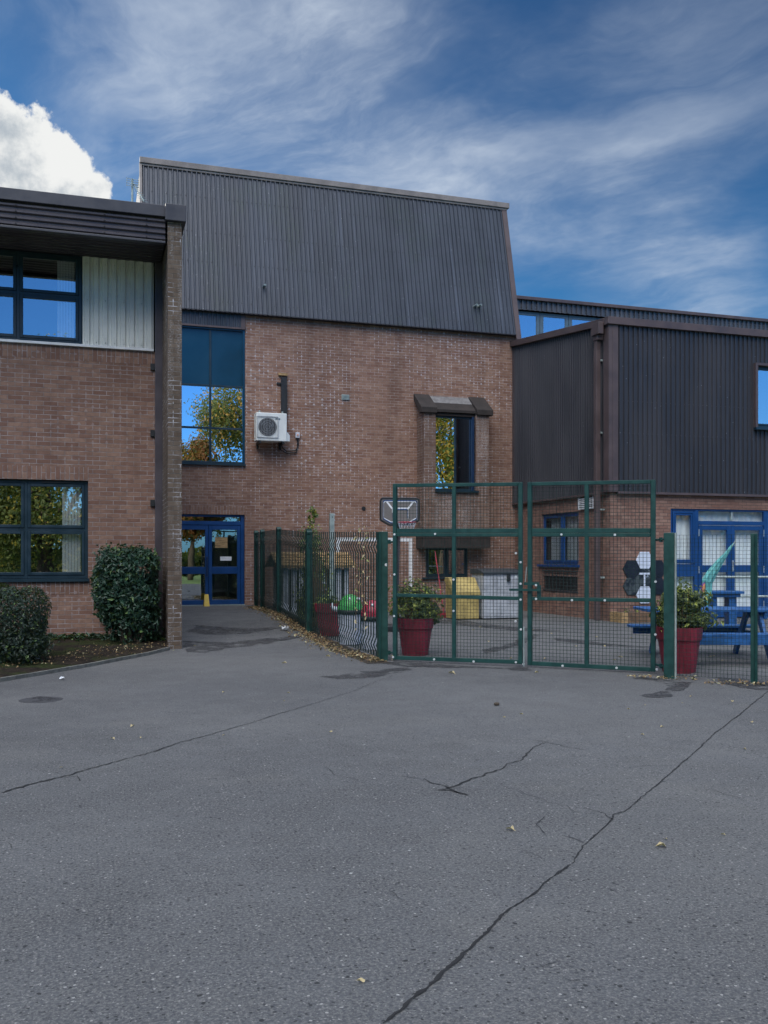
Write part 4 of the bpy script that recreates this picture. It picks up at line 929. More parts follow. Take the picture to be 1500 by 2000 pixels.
# gate posts
GP = [(4.02, 12.75), (6.80, 9.81)]
s = MB(); post(s, *GP[0], -.1, 1.87, .125, .10, -.3); gp = thing('gate_post', 'square green gate post at the left end of the gate, joining the side fence', 'gate post', (*GP[0], 0), group='green posts of the gate')
bevel(s.build('post', M['green'], gp), .006)
s = MB(); s.box(4.02-.085, 4.02-.065, 12.68, 12.80, 0, 1.86); s.build('fixing_strip', M['green'], gp)
px_, py_ = GP[0]; s = MB(); s.tube([(px_+.02, py_-.045, zat(1103, px_, py_)), (px_+.02, py_-.062, zat(1103, px_, py_))], .022, 12); s.build('cap_plug', M['bolt'], gp)
gp2 = thing('gate_post', 'square green gate post at the right end of the gate, by a red planter', 'gate post', (*GP[1], 0), group='green posts of the gate')
s = MB(); post(s, *GP[1], -.1, 1.80, .125, .11, -.72); bevel(s.build('post', M['green'], gp2), .006)
s = MB(); post(s, GP[1][0]+.06, GP[1][1]-.045, 0, 1.80, .02, .05, -.72); s.build('fixing_strip', M['galv'], gp2)
# gate leaves
GA, GC1, GC2, GB = (4.13, 12.64), (5.60, 11.44), (5.655, 11.395), (6.90, 10.25)
def onP(px, A, B):
    a, b = ray(px); ex, ey = B[0]-A[0], B[1]-A[1]; det = a*(-ey)+b*ex     # r*(a,b) = A + t*(e)
    t = (A[0]*b - A[1]*a)/(ey*a - ex*b); return t
def leafgate(A, B, zb, zt, zm, zl, pxm, bolts, label):
    A3, B3 = Vector((*A, 0)), Vector((*B, 0)); d = (B3-A3); n = Vector((d.y, -d.x, 0)).normalized()
    P = lambda t, z: A3 + d*t + Vector((0, 0, z)); L_ = lambda ab, t: ab[0]+(ab[1]-ab[0])*t
    root = thing('gate_leaf', label, 'gate', tuple((A3+B3)/2), group='leaves of the tall double gate'); W = .058
    f = MB(); tw = W/2/d.length
    f.obox(P(tw, zb[0]), P(tw, zt[0]), W, .045, n); f.obox(P(1-tw, zb[1]), P(1-tw, zt[1]), W, .045, n)
    tm_ = onP(pxm, A, B)
    f.obox(P(tm_, L_(zb, tm_)+W/2), P(tm_, L_(zt, tm_)-W/2), W*.95, .040, n)
    for z_, h_ in ((zb, .055), (zt, .05), (zl, .048)):
        o = h_/2 if z_ is zb else (-h_/2 if z_ is zt else 0)
        f.obox(P(2*tw+.001, L_(z_, 2*tw)+o), P(1-2*tw-.001, L_(z_, 1-2*tw)+o), .043, h_)
    f.obox(P(2*tw+.001, zm[0]-.026), P(1-2*tw-.001, zm[1]-.026), .044, .05); f.obox(P(2*tw+.001, zm[0]+.032), P(1-2*tw-.001, zm[1]+.032), .036, .062)
    bevel(f.build('frame', M['green'], root), .004, 1)
    mA, mB_ = P(tw*2, 0)-n*.0, P(1-tw*2, 0)
    off = -n*.024
    for (q0, q1) in ((zb, zm), (zm, zt)):
        m_ = MB(); a, b = mA+off, mB_+off
        mesh_panel(m_, (a.x, a.y), (b.x, b.y), q0[0]+.03, q0[1]+.03, q1[0]-.03, q1[1]-.03, .0475, .0475, .0027)
        m_.build('mesh_panel', M['green_wire'], root)
    for (px, py) in bolts:
        t = onP(px, A, B); p = P(t, 0); z_ = zat(py, p.x, p.y); s = MB(); s.tube([p+n*.023+Vector((0, 0, z_)), p+n*.032+Vector((0, 0, z_))], .016, 10); s.tube([p+n*.032+Vector((0, 0, z_)), p+n*.036+Vector((0, 0, z_))], .007, 6)
        s.build('bolt', M['bolt'], root)
    return root, P, n
zA, zB2 = zat(946, *GA), zat(937, *GB)
rootL, PL, nL = leafgate(GA, GC1, (zat(1288, *GA), zat(1297, *GC1)), (zat(945, *GA), zat(942, *GC1)), (zat(1041, *GA), zat(1041, *GC1)), (zat(1162, *GA), zat(1169, *GC1)), 887,
    [(771.7,1044),(851,1043),(771.7,1122),(887,1132),(771,1203),(887,1193),(769,1283),(849,1287.5),(926,1291.6),(1008.6,1080.5),(1008.6,1126.8),(1008,1213),(1008.6,1293)], 'left leaf of the tall green mesh double gate, beside the narrow planter gap')
rootR, PR, nR = leafgate(GC2, GB, (zat(1299, *GC2), zat(1312, *GB)), (zat(942, *GC2), zat(937, *GB)), (zat(1041, *GC2), zat(1041, *GB)), (zat(1169, *GC2), zat(1173, *GB)), 1146,
    [(1018,1098),(1018,1140),(1048,1142.7),(1048,1169.5),(1018,1171),(1018.6,1229),(1023.8,1296.5),(1099.8,1300),(1205,1304),(1283.5,1307),(1097.5,1044),(1201.8,1044.7),(1118,1172),(1182,1172.4),(1281,1136),(1280.8,1239)], 'right leaf of the tall green mesh double gate, with the latch box')
# latch box on the right leaf, slide bolt
t1, t2 = onP(1024, GC2, GB), onP(1053, GC2, GB); tl = zat(1140, *GC2); tb = zat(1171, *GC2)
s = MB(); s.obox(PR(t1, tl), PR(t2, tl), .05, .04); s.obox(PR(t2, tl-.02), PR(t2, tb+.02), .05, .04, nR); s.build('latch_box', M['green'], rootR)
s = MB(); tz = zat(1152, *GC2); s.obox(PR(onP(997, GC2, GB), tz)+nR*.045, PR(t2+.02, tz)+nR*.045, .022, .03); s.build('slide_bolt', M['green'], rootR)
s = MB(); p = PR(onP(1028, GC2, GB), zat(1136, *GC2))+nR*.05; s.tube([p, p+Vector((.02, 0, .20))], .006, 6); s.build('bolt_lever', M['galv'], rootR)
for rt, P_, t_, po in ((rootL, PL, 0, GP[0]), (rootR, PR, 1, GP[1])):
    for z_ in (.12, 1.72):
        s = MB(); a = P_(t_, z_); b = Vector((*po, z_)); s.tube([a, a.lerp(b, .75)], .014, 8); s.tube([a.lerp(b, .4)-Vector((0, 0, .03)), a.lerp(b, .4)+Vector((0, 0, .03))], .022, 8); s.build('hinge', M['green'], rt)
s = MB(); p = PL(1.012, .0)+nL*.03; s.tube([p+Vector((0, 0, .01)), p+Vector((0, 0, .55))], .009, 8); s.build('drop_bolt', M['galv'], rootL)
# right fence
rf = thing('mesh_fence', 'green wire mesh fence panels in front of the blue picnic table at the right edge', 'fence', (7.5, 9.2, 0))
rp = [(6.86, 9.76), (7.50, 9.13), (9.3, 7.6), (11.2, 6.1)]
for i, (x, y) in enumerate(rp[1:]):
    s = MB(); post(s, x, y, -.1, 1.78, .075, .06, -.72); s.obox((x-.01, y-.045, .0), (x-.01, y-.045, 1.77), .03, .02, (0, 1, 0)); bevel(s.build('fence_post', M['green'], rf), .004)
for a, b in zip(rp[:-1], rp[1:]):
    s = MB(); mesh_panel(s, a, b, .04, .04, 1.77, 1.77, .043, .048, .0022, (.1, .62, .93), .03); s.build('mesh_panel', M['green_wire'], rf)

# ================================================================== plants
def leaf(mb, p, nrm, size, rnd, asp=.55):
    nrm = nrm.normalized(); t = Vector((rnd.gauss(0, 1), rnd.gauss(0, 1), rnd.gauss(0, 1)-.5)); t = (t - nrm*t.dot(nrm)).normalized(); b = nrm.cross(t)
    L_, W_ = size*rnd.uniform(.7, 1.25), size*asp*rnd.uniform(.7, 1.2); f = nrm*W_*.28
    mb.add([p, p+t*L_*.45+b*W_*.5+f, p+t*L_-nrm*L_*.12, p+t*L_*.45-b*W_*.5+f, p+t*L_*.45], [(0, 4, 1), (4, 2, 1), (0, 3, 4), (3, 2, 4)])
def crown(mb, c, r, n, size, seed, pw=2.0, fill=.35, lump=.18, gaps=0.0, flat=.0):
    rnd = random.Random(seed); c = Vector(c); k = 0
    while k < n:
        d = Vector((rnd.gauss(0, 1), rnd.gauss(0, 1), rnd.gauss(0, 1))).normalized()
        sq = (abs(d.x)**pw+abs(d.y)**pw+abs(d.z)**pw)**(-1/pw)
        nz = noise.noise(d*2.3+Vector((seed, 0, 0))); rad = sq*(1+lump*nz*1.6+lump*.6*noise.noise(d*6+Vector((0, seed, 0))))*(1-fill*rnd.random()**2.2)
        p = c + Vector((d.x*r[0], d.y*r[1], d.z*r[2]))*rad
        if gaps and noise.noise(p*(1.6/size*.14)+Vector((seed, 3, 1))) > .42-gaps: 
            if rnd.random() < .85: k += 1; continue
        if p.z < flat: k += 1; continue
        nr = Vector((d.x/r[0], d.y/r[1], d.z/r[2])).normalized() + Vector((rnd.gauss(0, .55), rnd.gauss(0, .55), rnd.gauss(0, .55)+.25)); leaf(mb, p, nr, size, rnd); k += 1
def twigs(c, r, base, n, seed, rad=.008, parent=None, name='stem', mat='bark'):
    rnd = random.Random(seed); mb = MB()
    for k in range(n):
        a, b, z_ = rnd.uniform(-.8, .8), rnd.uniform(-.8, .8), rnd.uniform(-.6, .8); q = Vector((c[0]+a*r[0], c[1]+b*r[1], c[2]+z_*r[2])); p = Vector((base[0]+a*.12, base[1]+b*.12, base[2]))
        m_ = p.lerp(q, .5)+Vector((rnd.uniform(-.06, .06), rnd.uniform(-.06, .06), .03)); mb.tube([p, m_, q], [rad*1.8, rad*1.2, rad*.4], 5)
    return mb.build(name, M[mat], parent)
# big square laurel bush by the pier
bA = thing('clipped_bush', 'tall dense square clipped laurel bush with dark green leaves beside the brown downpipe', 'bush', (.52, 15.45, 0))
mb = MB(); crown(mb, (.53, 15.72, 1.0), (.46, .48, .575), 6200, .095, 11, 7, .32, .13); crown(mb, (.62, 15.65, .42), (.38, .42, .42), 1500, .08, 12, 3, .6, .2, .1, .03)
crown(mb, (.50, 15.72, 1.58), (.42, .40, .12), 260, .09, 13, 2, .8, .5)
for k in range(30):
    q = Vector((.53+random.uniform(-.5, .5), 15.4, random.uniform(.3, 1.6)))
    for j in range(4): leaf(mb, q+Vector((random.uniform(-.02, .02), -.05-.03*j, .03*j)), Vector((random.gauss(0, .5), -1, .4)), .08, random)
mb.build('foliage', M['leaf_bush'], bA); twigs((.55, 15.7, .7), (.45, .4, .5), (.6, 15.6, 0), 26, 5, .011, bA)
bB = thing('clipped_bush', 'low rounded privet bush with fine dark leaves below the lower window at the left edge', 'bush', (-1.1, 13.6, 0))
mb = MB(); crown(mb, (-1.12, 13.75, .56), (.50, .62, .52), 8500, .055, 21, 3.2, .35, .14); crown(mb, (-.95, 13.25, .26), (.36, .28, .26), 1500, .06, 22, 2.5, .6, .25, .1, .02); mb.build('foliage', M['leaf_privet'], bB)
twigs((-1.1, 13.8, .5), (.6, .5, .5), (-1.1, 13.9, 0), 34, 6, .009, bB)
bC = thing('clipped_bush', 'leafless brown tuft of a shrub just left of the low privet bush', 'bush', (-2.3, 13.4, 0))
mb = MB(); crown(mb, (-2.6, 13.6, .5), (.6, .6, .5), 3500, .055, 24, 3, .4, .2); mb.build('foliage', M['leaf_privet'], bC); bC['label'] = 'privet bush mostly outside the frame beyond the low rounded one'
# planting bed with edging kerb
kp = [(-9, 9.2), (-4.5, 9.6), (-2.4, 10.6), (-1.07, 11.95), (-.66, 12.45), (-.08, 13.2), (.35, 13.85), (.80, 14.5), (1.16, 15.12)]
b = MB(); N_ = 12
pts_in = [(x-.0, YL) for x in (-9, -4.5, -2.4, -1.07, -.66, -.08, .35, .80, 1.14)]
for i in range(len(kp)):
    for j in range(N_+1):
        f_ = j/N_; x = kp[i][0]+(pts_in[i][0]-kp[i][0])*f_; y = kp[i][1]+.03+(pts_in[i][1]-kp[i][1])*f_; hgt = .02+.07*min(1, f_*4)+.03*noise.noise(Vector((x*3, y*3, 0)))*(0 < j)
        b.v.append((x, y, gz(x, y)+max(hgt, .008)))
for i in range(len(kp)-1):
    for j in range(N_): a = i*(N_+1)+j; b.f.append((a, a+N_+1, a+N_+2, a+1))
b.smooth = True; struct(b.build('planting_bed', M['bed']))
k_ = MB()
for p, q in zip(kp[:-1], kp[1:]): k_.obox((*p, gz(*p)+.012), (*q, gz(*q)+.012), .045, .07)
tag(k_.build('bed_edging', M['kerb']), 'thin worn concrete edging between the planting bed and the tarmac', 'kerb')
# moss, twigs and leaf litter as ground cover
def litter_strip(name, label, cat, pts, wdt, n, seed, size=.05, mat='leaf_dry', zof=.01):
    rnd = random.Random(seed); mb = MB(); P = [Vector((*p, 0)) for p in pts]; seg = [(a, b, (b-a).length) for a, b in zip(P[:-1], P[1:])]; tot = sum(x[2] for x in seg)
    for k in range(n):
        u = rnd.random()*tot
        for a, b_, L_ in seg:
            if u <= L_: break
            u -= L_
        d = (b_-a)/L_; nn = Vector((-d.y, d.x, 0)); q = a+d*u+nn*(rnd.gauss(0, 1)*wdt); z_ = gz(q.x, q.y)+zof+rnd.random()*.03
        leaf(mb, Vector((q.x, q.y, z_)), Vector((rnd.gauss(0, .45), rnd.gauss(0, .45), 1)), size*rnd.uniform(.5, 1.3), rnd)
    o = mb.build(name, M[mat]); return tag(o, label, cat, kind='stuff')
litter_strip('leaf_litter', 'brown leaf litter piled along the foot of the green side fence', 'leaves', [(3.92, 12.5), (3.70, 14.6), (3.72, 17), (3.8, 20), (3.85, 22.8)], .13, 2400, 31)
litter_strip('leaf_litter', 'dead leaves and twigs on the soil of the planting bed', 'leaves', [(-2.5, 12.6), (-1, 13.2), (0, 14.2), (1, 15.3)], .34, 420, 32, .045, zof=.085)
litter_strip('weeds', 'straggly low weeds growing along the foot of the brick wall behind the bed', 'weeds', [(-2, 16.3), (-.4, 16.3), (.4, 16.2), (1.0, 15.5)], .16, 1000, 33, .09, 'leaf_bush', .10)
litter_strip('twig_litter', 'twigs and leaf scraps swept against the right gate post', 'leaves', [(6.35, 10.1), (6.75, 9.72), (7.05, 9.6)], .06, 90, 34, .05)
litter_strip('twig_litter', 'twigs and leaf scraps swept against the fence post at the right edge', 'leaves', [(6.95, 9.3), (7.3, 9.0), (7.6, 8.9)], .05, 90, 35, .05)
def soil_patch(pts, sd):
    mb = MB(); P = []
    for (x, y) in pts: P.append((x, y, gz(x, y)+.006))
    n = len(P)//2
    for i in range(n-1): mb.quad(P[i], P[i+1], P[2*n-2-i], P[2*n-1-i])
    return mb
ss = [(3.98-.30-.05*noise.noise(Vector((y*2, 0, 0))), y) for y in [12.4+.5*i for i in range(23)]]; sr_ = [(4.02, y) for y in [12.4+.5*i for i in range(23)]][::-1]
o = soil_patch([(x-.0, y) for x, y in ss]+sr_, 1).build('soil_strip', M['soil']); struct(o)

# red planters
def planter(x, y, sc_, label, zr=0.0):
    t = thing('red_planter', label, 'planter', (x, y, gz(x, y)), group='red plastic flower pots')
    s = MB(); s.smooth = True; pr = [(.0, .0), (.205, .0), (.21, .02), (.262, .40), (.268, .405), (.272, .425), (.285, .43), (.300, .575), (.300, .59), (.285, .592), (.275, .52), (.0, .52)]
    s.lathe(0, 0, [(r*sc_, z*sc_) for r, z in pr], 36); P = s.build('pot', M['redpot'], t, local=True)
    e = P.modifiers.new('edge', 'EDGE_SPLIT'); e.split_angle = R(35)
    s = MB(); s.lathe(0, 0, [(0, .54*sc_), (.272*sc_, .535*sc_)], 20); s.build('soil', M['soil'], t, local=True)
    return t
P1 = planter(*atD(811, 14.15), .96, 'red plastic flower pot with a grey green shrub, behind the left gate leaf')
x, y = P1.location.x, P1.location.y; mb = MB(); crown(mb, (x, y, .80), (.34, .34, .28), 1900, .07, 41, 2.4, .8, .5, .08, .52); crown(mb, (x+.25, y-.05, .62), (.16, .14, .14), 300, .07, 42, 2, .6); mb.build('foliage', M['leaf_pot'], P1); twigs((x, y, .85), (.36, .34, .35), (x, y, .5), 44, 7, .005, P1, mat='stemgreen')
P2 = planter(*atD(1326, 12.05), 1.0, 'red plastic flower pot with a round bushy plant, behind the right gate post')
x, y = P2.location.x, P2.location.y; mb = MB(); crown(mb, (x+.08, y, .93), (.25, .26, .19), 1500, .075, 43, 2.4, .55, .42, .08); crown(mb, (x+.12, y+.02, .68), (.31, .3, .11), 900, .08, 44, 2.2, .6, .5, .05, .52); crown(mb, (x-.22, y-.03, .76), (.12, .12, .20), 320, .07, 45, 2, .7, .3); mb.build('foliage', M['leaf_pot'], P2); twigs((x, y, .85), (.34, .3, .35), (x, y, .5), 40, 8, .006, P2, mat='stemgreen')
P3 = planter(*atD(646, 16.9), 1.0, 'red plastic flower pot behind the side fence, beside the green domed bin')
x, y = P3.location.x, P3.location.y; mb = MB(); crown(mb, (x-.05, y+.05, .66), (.20, .20, .14), 350, .08, 46, 2, .7, .3, .1, .5); mb.build('foliage', M['leaf_pot'], P3)
s = MB(); q = Vector((*atD(654, 16.5), zat(1187, *atD(654, 16.5)))); s.tube([q+Vector((-.05, 0, .09)), q+Vector((-.055, 0, .03)), q+Vector((-.02, 0, -.02)), q+Vector((.06, 0, -.03))], [.008, .03, .045, .05], 10); s.smooth = True
tag(s.build('white_spout', M['litter']), 'curved white plastic spout hanging at the rim of the red pot by the green bin', 'spout')

# round bins with domed lids
def bin_(px, D, r, ztop, zband, mt, label):
    x, y = atD(px, D); g0 = gz(x, y); t = thing('domed_bin', label, 'bin', (x, y, g0), group='round bins with domed lids')
    s = MB(); s.smooth = False; n = 40; zb = [0.0, .1, zband-.09]
    prof = [(r*.86, 0.01), (r*.92, .25), (r*.98, zband-.07)]
    b_ = len(s.v)
    for (rr_, z_) in prof:
        for k in range(n): a = 2*math.pi*k/n; q = rr_*(1+.03*(k % 2)); s.v.append((q*math.cos(a), q*math.sin(a), z_))
    for i in range(2):
        for k in range(n): k2 = (k+1) % n; s.f.append((i*n+k, i*n+k2, (i+1)*n+k2, (i+1)*n+k))
    s.build('body', M['bodywhite'], t, local=True)
    s = MB(); s.smooth = True; s.lathe(0, 0, [(r*.95, zband-.08), (r*1.06, zband-.075), (r*1.07, zband-.005), (r*1.0, zband)], 36); s.build('band', M['black'], t, local=True)
    s = MB(); s.smooth = True; h = ztop-zband; s.lathe(0, 0, [(r*math.cos(a*math.pi/24)*1.02, zband+h*math.sin(a*math.pi/24)) for a in range(13)], 36); L_ = s.build('lid', M[mt], t, local=True)
    s = MB(); s.smooth = True
    for sg in (-1, 1): s.lathe(sg*.075-.02+.05, -r*.62, [(0.0, ztop-.10), (.03, ztop-.095), (.034, ztop-.075), (.02, ztop-.055), (0, ztop-.05)], 12)
    s.build('lid_knob', M['white'], L_, local=True)
    return t
xg, yg = atD(684, 15.7); bin_(684, 15.7, .205, zat(1162, xg, yg), zat(1192, xg, yg), 'domegreen', 'round white bin with a bright green domed lid, behind the side fence')
xg, yg = atD(728, 15.0); bin_(728, 15.0, .195, zat(1172, xg, yg), zat(1203, xg, yg), 'domered', 'round white bin with a crimson domed lid, behind the left gate post')

# playhouse, low box and climbing plant behind the side fence
x, y = 5.0, 21.8; ph = thing('playhouse', 'small wooden playhouse with a tan shingled roof and pale slatted sides, behind the fence', 'playhouse', (x, y, 0))
s = MB()
for k in range(9): s.box(x-.75+k*.18, x-.75+k*.18+.11, y-.62, y-.58, .1, 1.25)
for k in range(7): s.box(x-.78, x-.74, y-.6+k*.18, y-.6+k*.18+.11, .1, 1.25)
s.build('slatted_wall', M['boxgrey'], ph); s = MB(); s.box(x-.72, x+.8, y-.55, y+.6, .05, 1.2); s.build('inner_wall', M['room'], ph)
s = MB(); s.prism([(x-.95, y-.75, 1.25), (x-.95, y-.75, 1.30), (x-.95, y+.0, 1.62), (x-.95, y+.75, 1.30), (x-.95, y+.75, 1.25), (x-.95, y, 1.56)], (1.9, 0, 0))
for k in range(5): s.box(x-.97, x+.97, y-.77+k*.14, y-.60+k*.14, 1.30+k*.06, 1.325+k*.06)
s.build('roof', M['tan'], ph)
x, y = 4.45, 18.3; s = MB(); s.box(x-.25, x+.45, y-1.1, y+1.2, 0, .52); s.box(x-.29, x+.49, y-1.14, y+1.24, .521, .58); bevel(tag(s.build('storage_trough', M['olive']), 'long olive green plastic trough behind the side fence', 'trough'), .015)
cl = thing('climbing_plant', 'straggly climbing plant tangled over the top of the side fence at a post', 'plant', (4.0, 17.0, .15))
mb = MB(); crown(mb, (4.05, 17.6, 1.85), (.16, .75, .28), 420, .075, 51, 2, .8, .35); crown(mb, (4.10, 17.6, 1.1), (.16, .40, .7), 900, .08, 52, 2.2, .7, .35); crown(mb, (4.2, 18.0, .9), (.25, .8, .7), 1200, .08, 54, 2.2, .7, .35); mb.build('foliage', M['leaf_pot'], cl)
twigs((4.05, 17.0, 1.5), (.12, .9, .7), (4.05, 17, .2), 30, 53, .006, cl, mat='stemgreen')
s = MB(); s.tube([(4.0, 17.15, 1.8), (4.0, 17.2, 2.2), (4.02, 17.15, 2.55)], [.006, .004, .002], 5); s.build('stem', M['stemgreen'], cl); mb = MB(); crown(mb, (4.0, 17.2, 2.28), (.06, .08, .22), 45, .10, 55, 2, .8); mb.build('foliage', M['leaf_green'], cl)
dv = thing('dry_vine', 'dead vine with pale curled leaves hanging on the side fence near the left gate post', 'plant', (3.93, 13.6, .2)); rnd = random.Random(9); mb = MB(); tw = MB()
for k in range(4):
    y0 = 13.25+k*.22; P = [Vector((3.93+rnd.uniform(-.02, .02), y0+rnd.uniform(-.05, .05), 1.9-.18*i)) for i in range(3+k % 2*4+2)]; tw.tube(P, .003, 4)
    for p in P:
        for q in range(2): leaf(mb, p+Vector((0, rnd.uniform(-.05, .05), rnd.uniform(-.08, .08))), Vector((-1, rnd.uniform(-1, 1), .3)), .07, rnd)
mb.build('leaves', M['leaf_fallen'], dv); tw.build('stem', M['stemgreen'], dv)
# tall steel post
x, y = atD(648, 20); s = MB(); s.box(x-.05, x+.05, y-.04, y+.04, 0, zat(1003, x, y)); pp = thing('steel_post', 'tall thin pale steel post standing behind the side fence beside the painted goal', 'post', (x, y, 0)); bevel(s.build('post', M['galv'], pp), .005)
s = MB(); s.tube([(x, y-.041, zat(1010, x, y)), (x, y-.048, zat(1010, x, y))], .012, 8); s.build('bolt', M['black'], pp)

# basketball hoop
x, y = atD(783, 18.6); bh = thing('basketball_hoop', 'freestanding basketball hoop with a clear blue and white lined backboard and chain net', 'basketball hoop', (x, y, 0))
zt0, zb0 = zat(976, x, y), zat(1023, x, y); hw = .37; zc_ = (zt0+zb0)/2; hh = (zt0-zb0)/2
s = MB(); s.tube([(x, y+.18, .02), (x, y+.18, 1.2), (x, y+.10, zc_-.05)], .028, 10); s.build('pole', M['fascia'], bh)
s = MB(); s.box(x-.32, x+.32, y-.1, y+.45, 0, .13); bevel(s.build('base', M['black'], bh), .03)
ang = -.16
def bbp(u, v, d=0): return Vector((x-.02+u*math.cos(ang)*1.0, y+u*math.sin(ang)+d, zc_+v))
def outline(sc1, sc2): return [(-hw*sc1, hh*.85*sc2), (-hw*sc1*.92, hh*sc2), (hw*sc1*.92, hh*sc2), (hw*sc1, hh*.85*sc2), (hw*sc1, -hh*.62*sc2), (hw*sc1*.55, -hh*sc2), (-hw*sc1*.55, -hh*sc2), (-hw*sc1, -hh*.62*sc2)]
s = MB(); s.prism([bbp(u, v) for u, v in outline(1.04, 1.08)], (0, .03, 0)); s.build('backboard', M['boardclear'], bh)
s = MB(); o1 = outline(1.06, 1.1)
for a, b_ in zip(o1, o1[1:]+o1[:1]): s.tube([bbp(*a, .01), bbp(*b_, .01)], .022, 6)
s.build('rim_frame', M['black'], bh)
def strip(mb, pts, w_, d_):
    for a, b_ in zip(pts[:-1], pts[1:]): mb.obox(bbp(*a, d_), bbp(*b_, d_), .004, w_)
s = MB(); o2 = outline(.90, .86); strip(s, o2+o2[:1], .020, -.004); s2 = MB(); o3 = outline(.84, .78); 
strip(s, [(-.16, -.02), (-.16, .06), (.16, .06), (.16, -.14)], .045, -.004); strip(s, [(-.16, .06), (-.27, .20)], .035, -.004); strip(s, [(.16, .06), (.27, .20)], .035, -.004); s.build('white_lines', M['white'], bh)
o4 = outline(.94, .92); strip(s2, o4+o4[:1], .018, -.007); strip(s2, [(-.15, -.12), (-.15, .05), (.15, .05), (.15, -.12)], .016, -.009); s2.build('blue_lines', M['frame_blue'], bh)
s = MB(); zr_ = zb0+.02; rc = Vector((x+.03, y-.28, zr_)); s.tube([rc+Vector((.19*math.cos(t*math.pi/12), .19*math.sin(t*math.pi/12), 0)) for t in range(25)], .009, 6, cap=False); s.box(x-.03, x+.09, y-.1, y-.0, zr_-.02, zr_+.01); RM = s.build('hoop', M['redbrush'], bh)
s = MB()
for k in range(14):
    a = 2*math.pi*k/14
    for sg in (-1, 1): s.tube([rc+Vector((.185*math.cos(a), .185*math.sin(a), 0)), rc+Vector((.15*math.cos(a+sg*.25), .15*math.sin(a+sg*.25), -.09)), rc+Vector((.11*math.cos(a+sg*.1), .11*math.sin(a+sg*.1), -.19))], .0035, 4)
s.build('net', M['bodywhite'], RM)

# yellow bin, storage box, broom, bucket
def atGp(px, py): return atG(px, py)
x, y = atD(903, 24.0-1.0); x, y = atD(903, 22.3); w2 = .31; h1 = zat(1128, x, y); g = thing('grit_bin', 'pale yellow plastic bin with a sloping lid beside the grey storage box', 'bin', (x, y, 0))
s = MB(); s.prism([(x-w2, y-.30, .02), (x-w2, y-.30, h1-.37), (x-w2, y+.32, h1-.1), (x-w2, y+.32, .02)], (2*w2, 0, 0)); bevel(s.build('body', M['yellow'], g), .02)
s = MB(); s.prism([(x-w2-.03, y-.34, h1-.42), (x-w2-.03, y-.34, h1-.34), (x-w2-.03, y+.02, h1), (x-w2-.03, y+.34, h1), (x-w2-.03, y+.34, h1-.10)], (2*w2+.06, 0, 0)); bevel(s.build('lid', M['yellow'], g), .015)
x, y = atD(970, 22.6); w2 = .50; h1 = zat(1113, x, y); g = thing('storage_box', 'large light grey garden storage box with a dark lid and padlock against the wall', 'storage box', (x, y, 0))
s = MB(); s.box(x-w2, x+w2, y-.35, y+.38, .03, h1-.10)
for k in range(9): s.box(x-w2+.04+k*.105, x-w2+.115+k*.105, y-.365, y-.351, .08, h1-.18)
for k in range(4): s.box(x-w2-.012, x-w2-.001, y-.30+k*.17, y-.20+k*.17, .08, h1-.18)
s.build('body', M['boxgrey'], g)
s = MB(); s.prism([(x-w2-.03, y-.39, h1-.099), (x-w2-.03, y-.39, h1-.05), (x-w2-.03, y+.0, h1+.03), (x-w2-.03, y+.42, h1+.03), (x-w2-.03, y+.42, h1-.099)], (2*w2+.06, 0, 0)); bevel(s.build('lid', M['lidgrey'], g), .015)
s = MB(); s.box(x+.1, x+.17, y-.41, y-.366, h1-.27, h1-.10); s.tube([(x+.135, y-.41, h1-.22), (x+.135, y-.43, h1-.22)], .045, 12); s.build('padlock', M['black'], g)
x, y = atD(864, 22.9); g = thing('broom', 'red broom leaning upright against the dark window under the bay', 'broom', (x, y, 0))
s = MB(); s.tube([(x, y-.1, .12), (x+.03, y+.6, zat(1076, x, y))], .014, 8); s.build('handle', M['redbrush'], g)
s = MB(); s.box(x-.27, x+.24, y-.16, y-.02, .04, .12); s.box(x-.25, x+.22, y-.15, y-.03, 0, .039); bevel(s.build('head', M['redbrush'], g), .008)
x, y = atD(842, 22.0); g = thing('blue_bucket', 'blue plastic tub on the ground behind the potted shrub', 'bucket', (x, y, 0)); s = MB(); s.smooth = True; s.lathe(0, 0, [(0, 0), (.11, 0), (.16, .30), (.17, .30), (.17, .32), (.15, .32), (.10, .02)], 24); s.build('tub', M['bluepaint'], g, local=True)
s = MB(); s.tube([(.165*math.cos(t*math.pi/8), 0, .30+.0-.10*math.sin(t*math.pi/8)) for t in range(9)], .005, 5); s.build('handle', M['chrome'], g, local=True)

# timber sleeper bed by the annex wall
x0, x1 = onY(1203, 18.6), onY(1300, 18.6); g = thing('sleeper_planter', 'low raised bed of brown timber sleepers against the annex wall', 'raised bed', ((x0+x1)/2, 18.5, 0))
s = MB(); s.box(x0, x0+.16, 18.35, 18.88, 0, .23); s.build('end_sleeper', M['tan'], g)
s = MB(); s.box(x0+.165, x1, 18.35, 18.47, 0, .115); s.box(x0+.165, x1, 18.352, 18.468, .118, .23); bevel(s.build('front_sleeper', M['sleeper'], g), .006)
s = MB(); s.box(x0+.165, x1, 18.475, 18.88, 0, .19); s.build('soil', M['soil'], g); mb = MB(); rnd = random.Random(3)
for k in range(5): crown(mb, (x0+.3+k*.3, 18.6, .27), (.09, .08, .08), 26, .05, 60+k, 2, .8)
mb.build('foliage', M['leaf_pot'], g)

